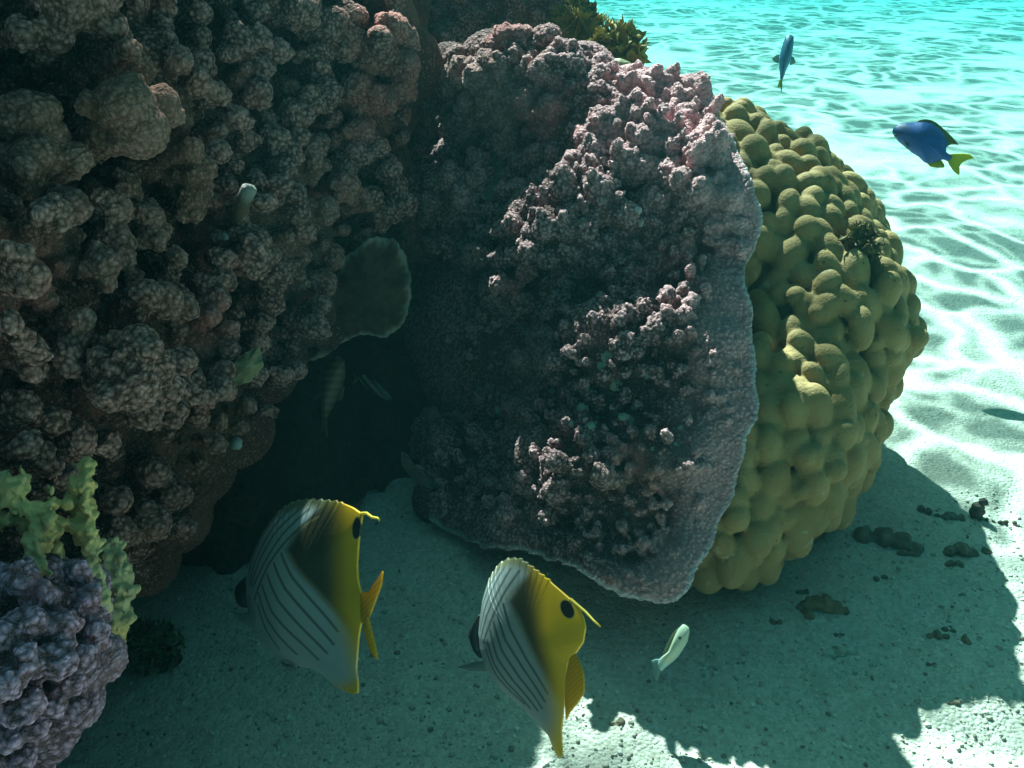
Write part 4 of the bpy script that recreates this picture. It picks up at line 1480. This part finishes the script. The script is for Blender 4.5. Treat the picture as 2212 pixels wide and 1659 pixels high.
small_fish('striped_fish', 'tiny striped fish in the dark cave beside the centre coral', 'fish',
           [(-38, -24), (-24, -26), (0, -12), (26, 14), (34, 26), (26, 30), (8, 22), (-14, 6), (-32, -8)],
           [('tail_fin', [(-34, -16), (-50, -30), (-44, -16), (-52, -4)], (0.15, 0.15, 0.13), 0)],
           (812, 835), 1.08, 1, .2, .006, strp, (.2, .2, .17), eye=(24, 19, .0016, (.2, .19, .14)))
yc = lambda x, y: np.where((np.sin(y * 1.1) > .2)[:, None], (0.45, 0.34, 0.04), (0.16, 0.22, 0.22))
small_fish('yellow_fish', 'small yellow striped fish half hidden behind the pale coral crest', 'fish',
           [(-40, -2), (-20, -12), (5, -14), (26, -6), (38, 10), (40, 22), (20, 22), (-10, 12)],
           [('tail_fin', [(34, 10), (56, 22), (60, 40), (44, 38), (36, 22)], (0.30, 0.32, 0.05), 0)],
           (1335, 140), 1.24, 1, .2, .006, yc, (.3, .3, .05))


# ------------------------------------------------------------------ rubble on the sand
def rubble(name, label, cat, px, py, size, shape, col, group=None, sink=0.25, rough=.35, yaw=0):
    """shape: list of (dx, dy, dz, r) lumps in units of size"""
    g = G(px, py); g[2] = ground(g[0], g[1]) - size * sink * .6
    size *= .72
    B = Blobs()
    for dx, dy, dz, r in shape:
        c, s = math.cos(yaw), math.sin(yaw)
        B.add(g + size * np.array([dx * c - dy * s, dx * s + dy * c, dz + .0]), size * r * nr.uniform(.8, 1.2, 3), 3)
    me = B.fuse(name, max(size * .07, .0008), 1)
    v = verts_of(me).astype(float)
    nn = np.empty(len(v) * 3, dtype=np.float32); me.vertices.foreach_get('normal', nn); nn = nn.reshape(-1, 3)
    v = v + nn * (size * rough * .8 * vnoise(v, 1.6 / size, 3) + size * rough * .25 * vnoise(v, 4 / size, 4))[:, None]
    me.vertices.foreach_set('co', v.astype(np.float32).ravel())
    col_attr(me, np.array(col) * (1 + .5 * vnoise(v, 3 / size, 7)[:, None]))
    o = link(name, me, M['stone'], origin=tuple(g))
    return tag(o, label, cat, group)


rubble('coral_rubble', 'brown pronged piece of coral rubble on shaded sand below the lobe coral', 'rubble', 1775, 1310, .022,
       [(-1, 0, .2, .5), (-.9, .1, .8, .25), (-.4, .1, .5, .5), (.2, 0, .55, .45), (.9, -.2, .3, .4), (1.4, -.4, .15, .3), (-.9, -.4, .1, .4)], (.17, .14, .08))
rubble('shell_fragment', 'pale whitish shell fragment half buried in shaded sand', 'shell', 1815, 1395, .018,
       [(-.8, -.2, .2, .45), (0, .1, .3, .5), (.8, .3, .2, .4), (-.5, -.5, .1, .35)], (.46, .52, .44))
for x, y, s, shp, lab in ((2028, 1368, .012, [(-.8, 0, .2, .4), (0, 0, .25, .45), (.8, .1, .2, .4)], 'flat dark stone chip on shaded sand, left of a pointed chip'),
                          (2085, 1375, .012, [(0, 0, .3, .5), (0, .1, .9, .25), (.1, -.3, .1, .5)], 'pointed dark stone chip standing on shaded sand at the right'),
                          (2055, 1352, .009, [(-.6, .2, .2, .4), (.4, -.1, .2, .45)], 'small brown stone chip behind the flat dark chip'),
                          (2072, 1185, .020, [(-.7, 0, .3, .6), (.4, .1, .4, .7), (1, 0, .3, .5)], 'mottled grey stone on sunlit sand right of the lobe coral'),
                          (2066, 1215, .012, [(-.7, 0, .2, .5), (.4, 0, .2, .6)], 'dark stone in front of the mottled grey stone'),
                          (2132, 1183, .010, [(0, 0, .3, .7)], 'small round dark pebble alone on bright sand'),
                          (1905, 1158, .030, [(-1, 0, .3, .6), (0, -.1, .4, .6), (.9, -.4, .3, .5), (1.5, -.7, .2, .35)], 'rough dark rock lying against the foot of the lobe coral'),
                          (1975, 1190, .016, [(-.8, .2, .2, .5), (.3, 0, .2, .5)], 'grey rubble lump between the lobe coral and the mottled stone'),
                          (1735, 1272, .010, [(-.5, 0, .2, .5), (.5, 0, .2, .4)], 'brown pebble under the lower edge of the lobe coral'),
                          (1905, 1243, .011, [(-.6, 0, .2, .4), (.5, 0, .2, .45)], 'oval brown pebble on shaded sand just inside the shadow edge'),
                          (1680, 1335, .009, [(-.5, 0, .2, .4), (.4, 0, .2, .4)], 'dark pebble left of the pronged rubble piece'),
                          (1815, 1360, .008, [(-.4, 0, .2, .4), (.4, 0, .2, .5)], 'dark pebble between the pronged rubble and the pale shell'),
                          (2015, 1420, .008, [(-.5, 0, .2, .4), (.5, 0, .2, .4)], 'little dark pebble below the flat dark chip'),
                          (2065, 1500, .008, [(-.5, 0, .2, .4), (.5, 0, .2, .4)], 'small brown pebble at the lower right shadow edge'),
                          (1330, 1560, .010, [(-.4, 0, .2, .4), (.5, .1, .2, .5)], 'grey pebble on sand right of the right butterflyfish tail')):
    rubble('stone', lab, 'stone', x, y, s, shp, (.17, .145, .10), 'stones scattered on the sand')
rubble('coral_stick', 'curved grey coral stick lying on sunlit sand right of the lobe coral', 'rubble', 2045, 1108, .016,
       [(-2.2, .8, .5, .28), (-1.6, .4, .4, .38), (-.9, 0, .35, .45), (-.1, -.25, .3, .5), (.7, -.35, .3, .5), (1.4, -.4, .25, .4)], (.17, .16, .12))
rubble('coral_stub', 'upright dark coral stub with a white top standing on bright sand', 'rubble', 2110, 1108, .020,
       [(0, 0, .2, .45), (.05, 0, .7, .42), (.1, 0, 1.2, .40), (.25, 0, 1.7, .38)], (.075, .065, .05))
rubble('coral_twig', 'thin dark forked twig of rubble at the foot of the upright stub', 'rubble', 2145, 1118, .012,
       [(-1.5, .3, .3, .35), (-.7, .1, .3, .35), (.1, -.1, .3, .3), (.9, -.3, .3, .25), (1.7, -.5, .3, .35), (2.6, -.5, .3, .3)], (.09, .08, .055))
rubble('dark_lump', 'dark brown lump on shaded sand beside the green seaweed clump', 'rubble', 372, 1425, .022,
       [(0, 0, .4, .6), (.1, 0, 1.0, .5), (-.3, -.2, .2, .5)], (.045, .035, .02))


def build_gravel():
    V, T, C = [], [], []
    bv, bf = ICO[1]
    n = 0
    for _ in range(6500):
        px, py = rnd.uniform(-50, 2260), 1050 + 640 * rnd.random()
        g = G(px, py)
        if g[1] > 1.3 or abs(g[0]) > 1.2: continue
        s = 0.0007 + 0.0022 * rnd.random() ** 4
        v = bv * s * nr.uniform(.5, 1.4, 3) * (1, 1, .7)
        a = rnd.uniform(0, 6.28)
        R = np.array([[math.cos(a), -math.sin(a), 0], [math.sin(a), math.cos(a), 0], [0, 0, 1]])
        g[2] = ground(g[0], g[1]) + s * .3
        V.append(v @ R.T + g); T.append(bf + n); n += len(bv)
        t = rnd.random()
        c = (.24, .21, .17) if t < .10 else ((.74, .71, .65) if t > .70 else (.45, .42, .36))
        C.append(np.repeat([c], len(bv), 0))
    me = mesh_np('gravel', np.concatenate(V), tris=np.concatenate(T))
    col_attr(me, np.concatenate(C))
    tag(link('gravel', me, M['stone']), kind='stuff')


build_gravel()
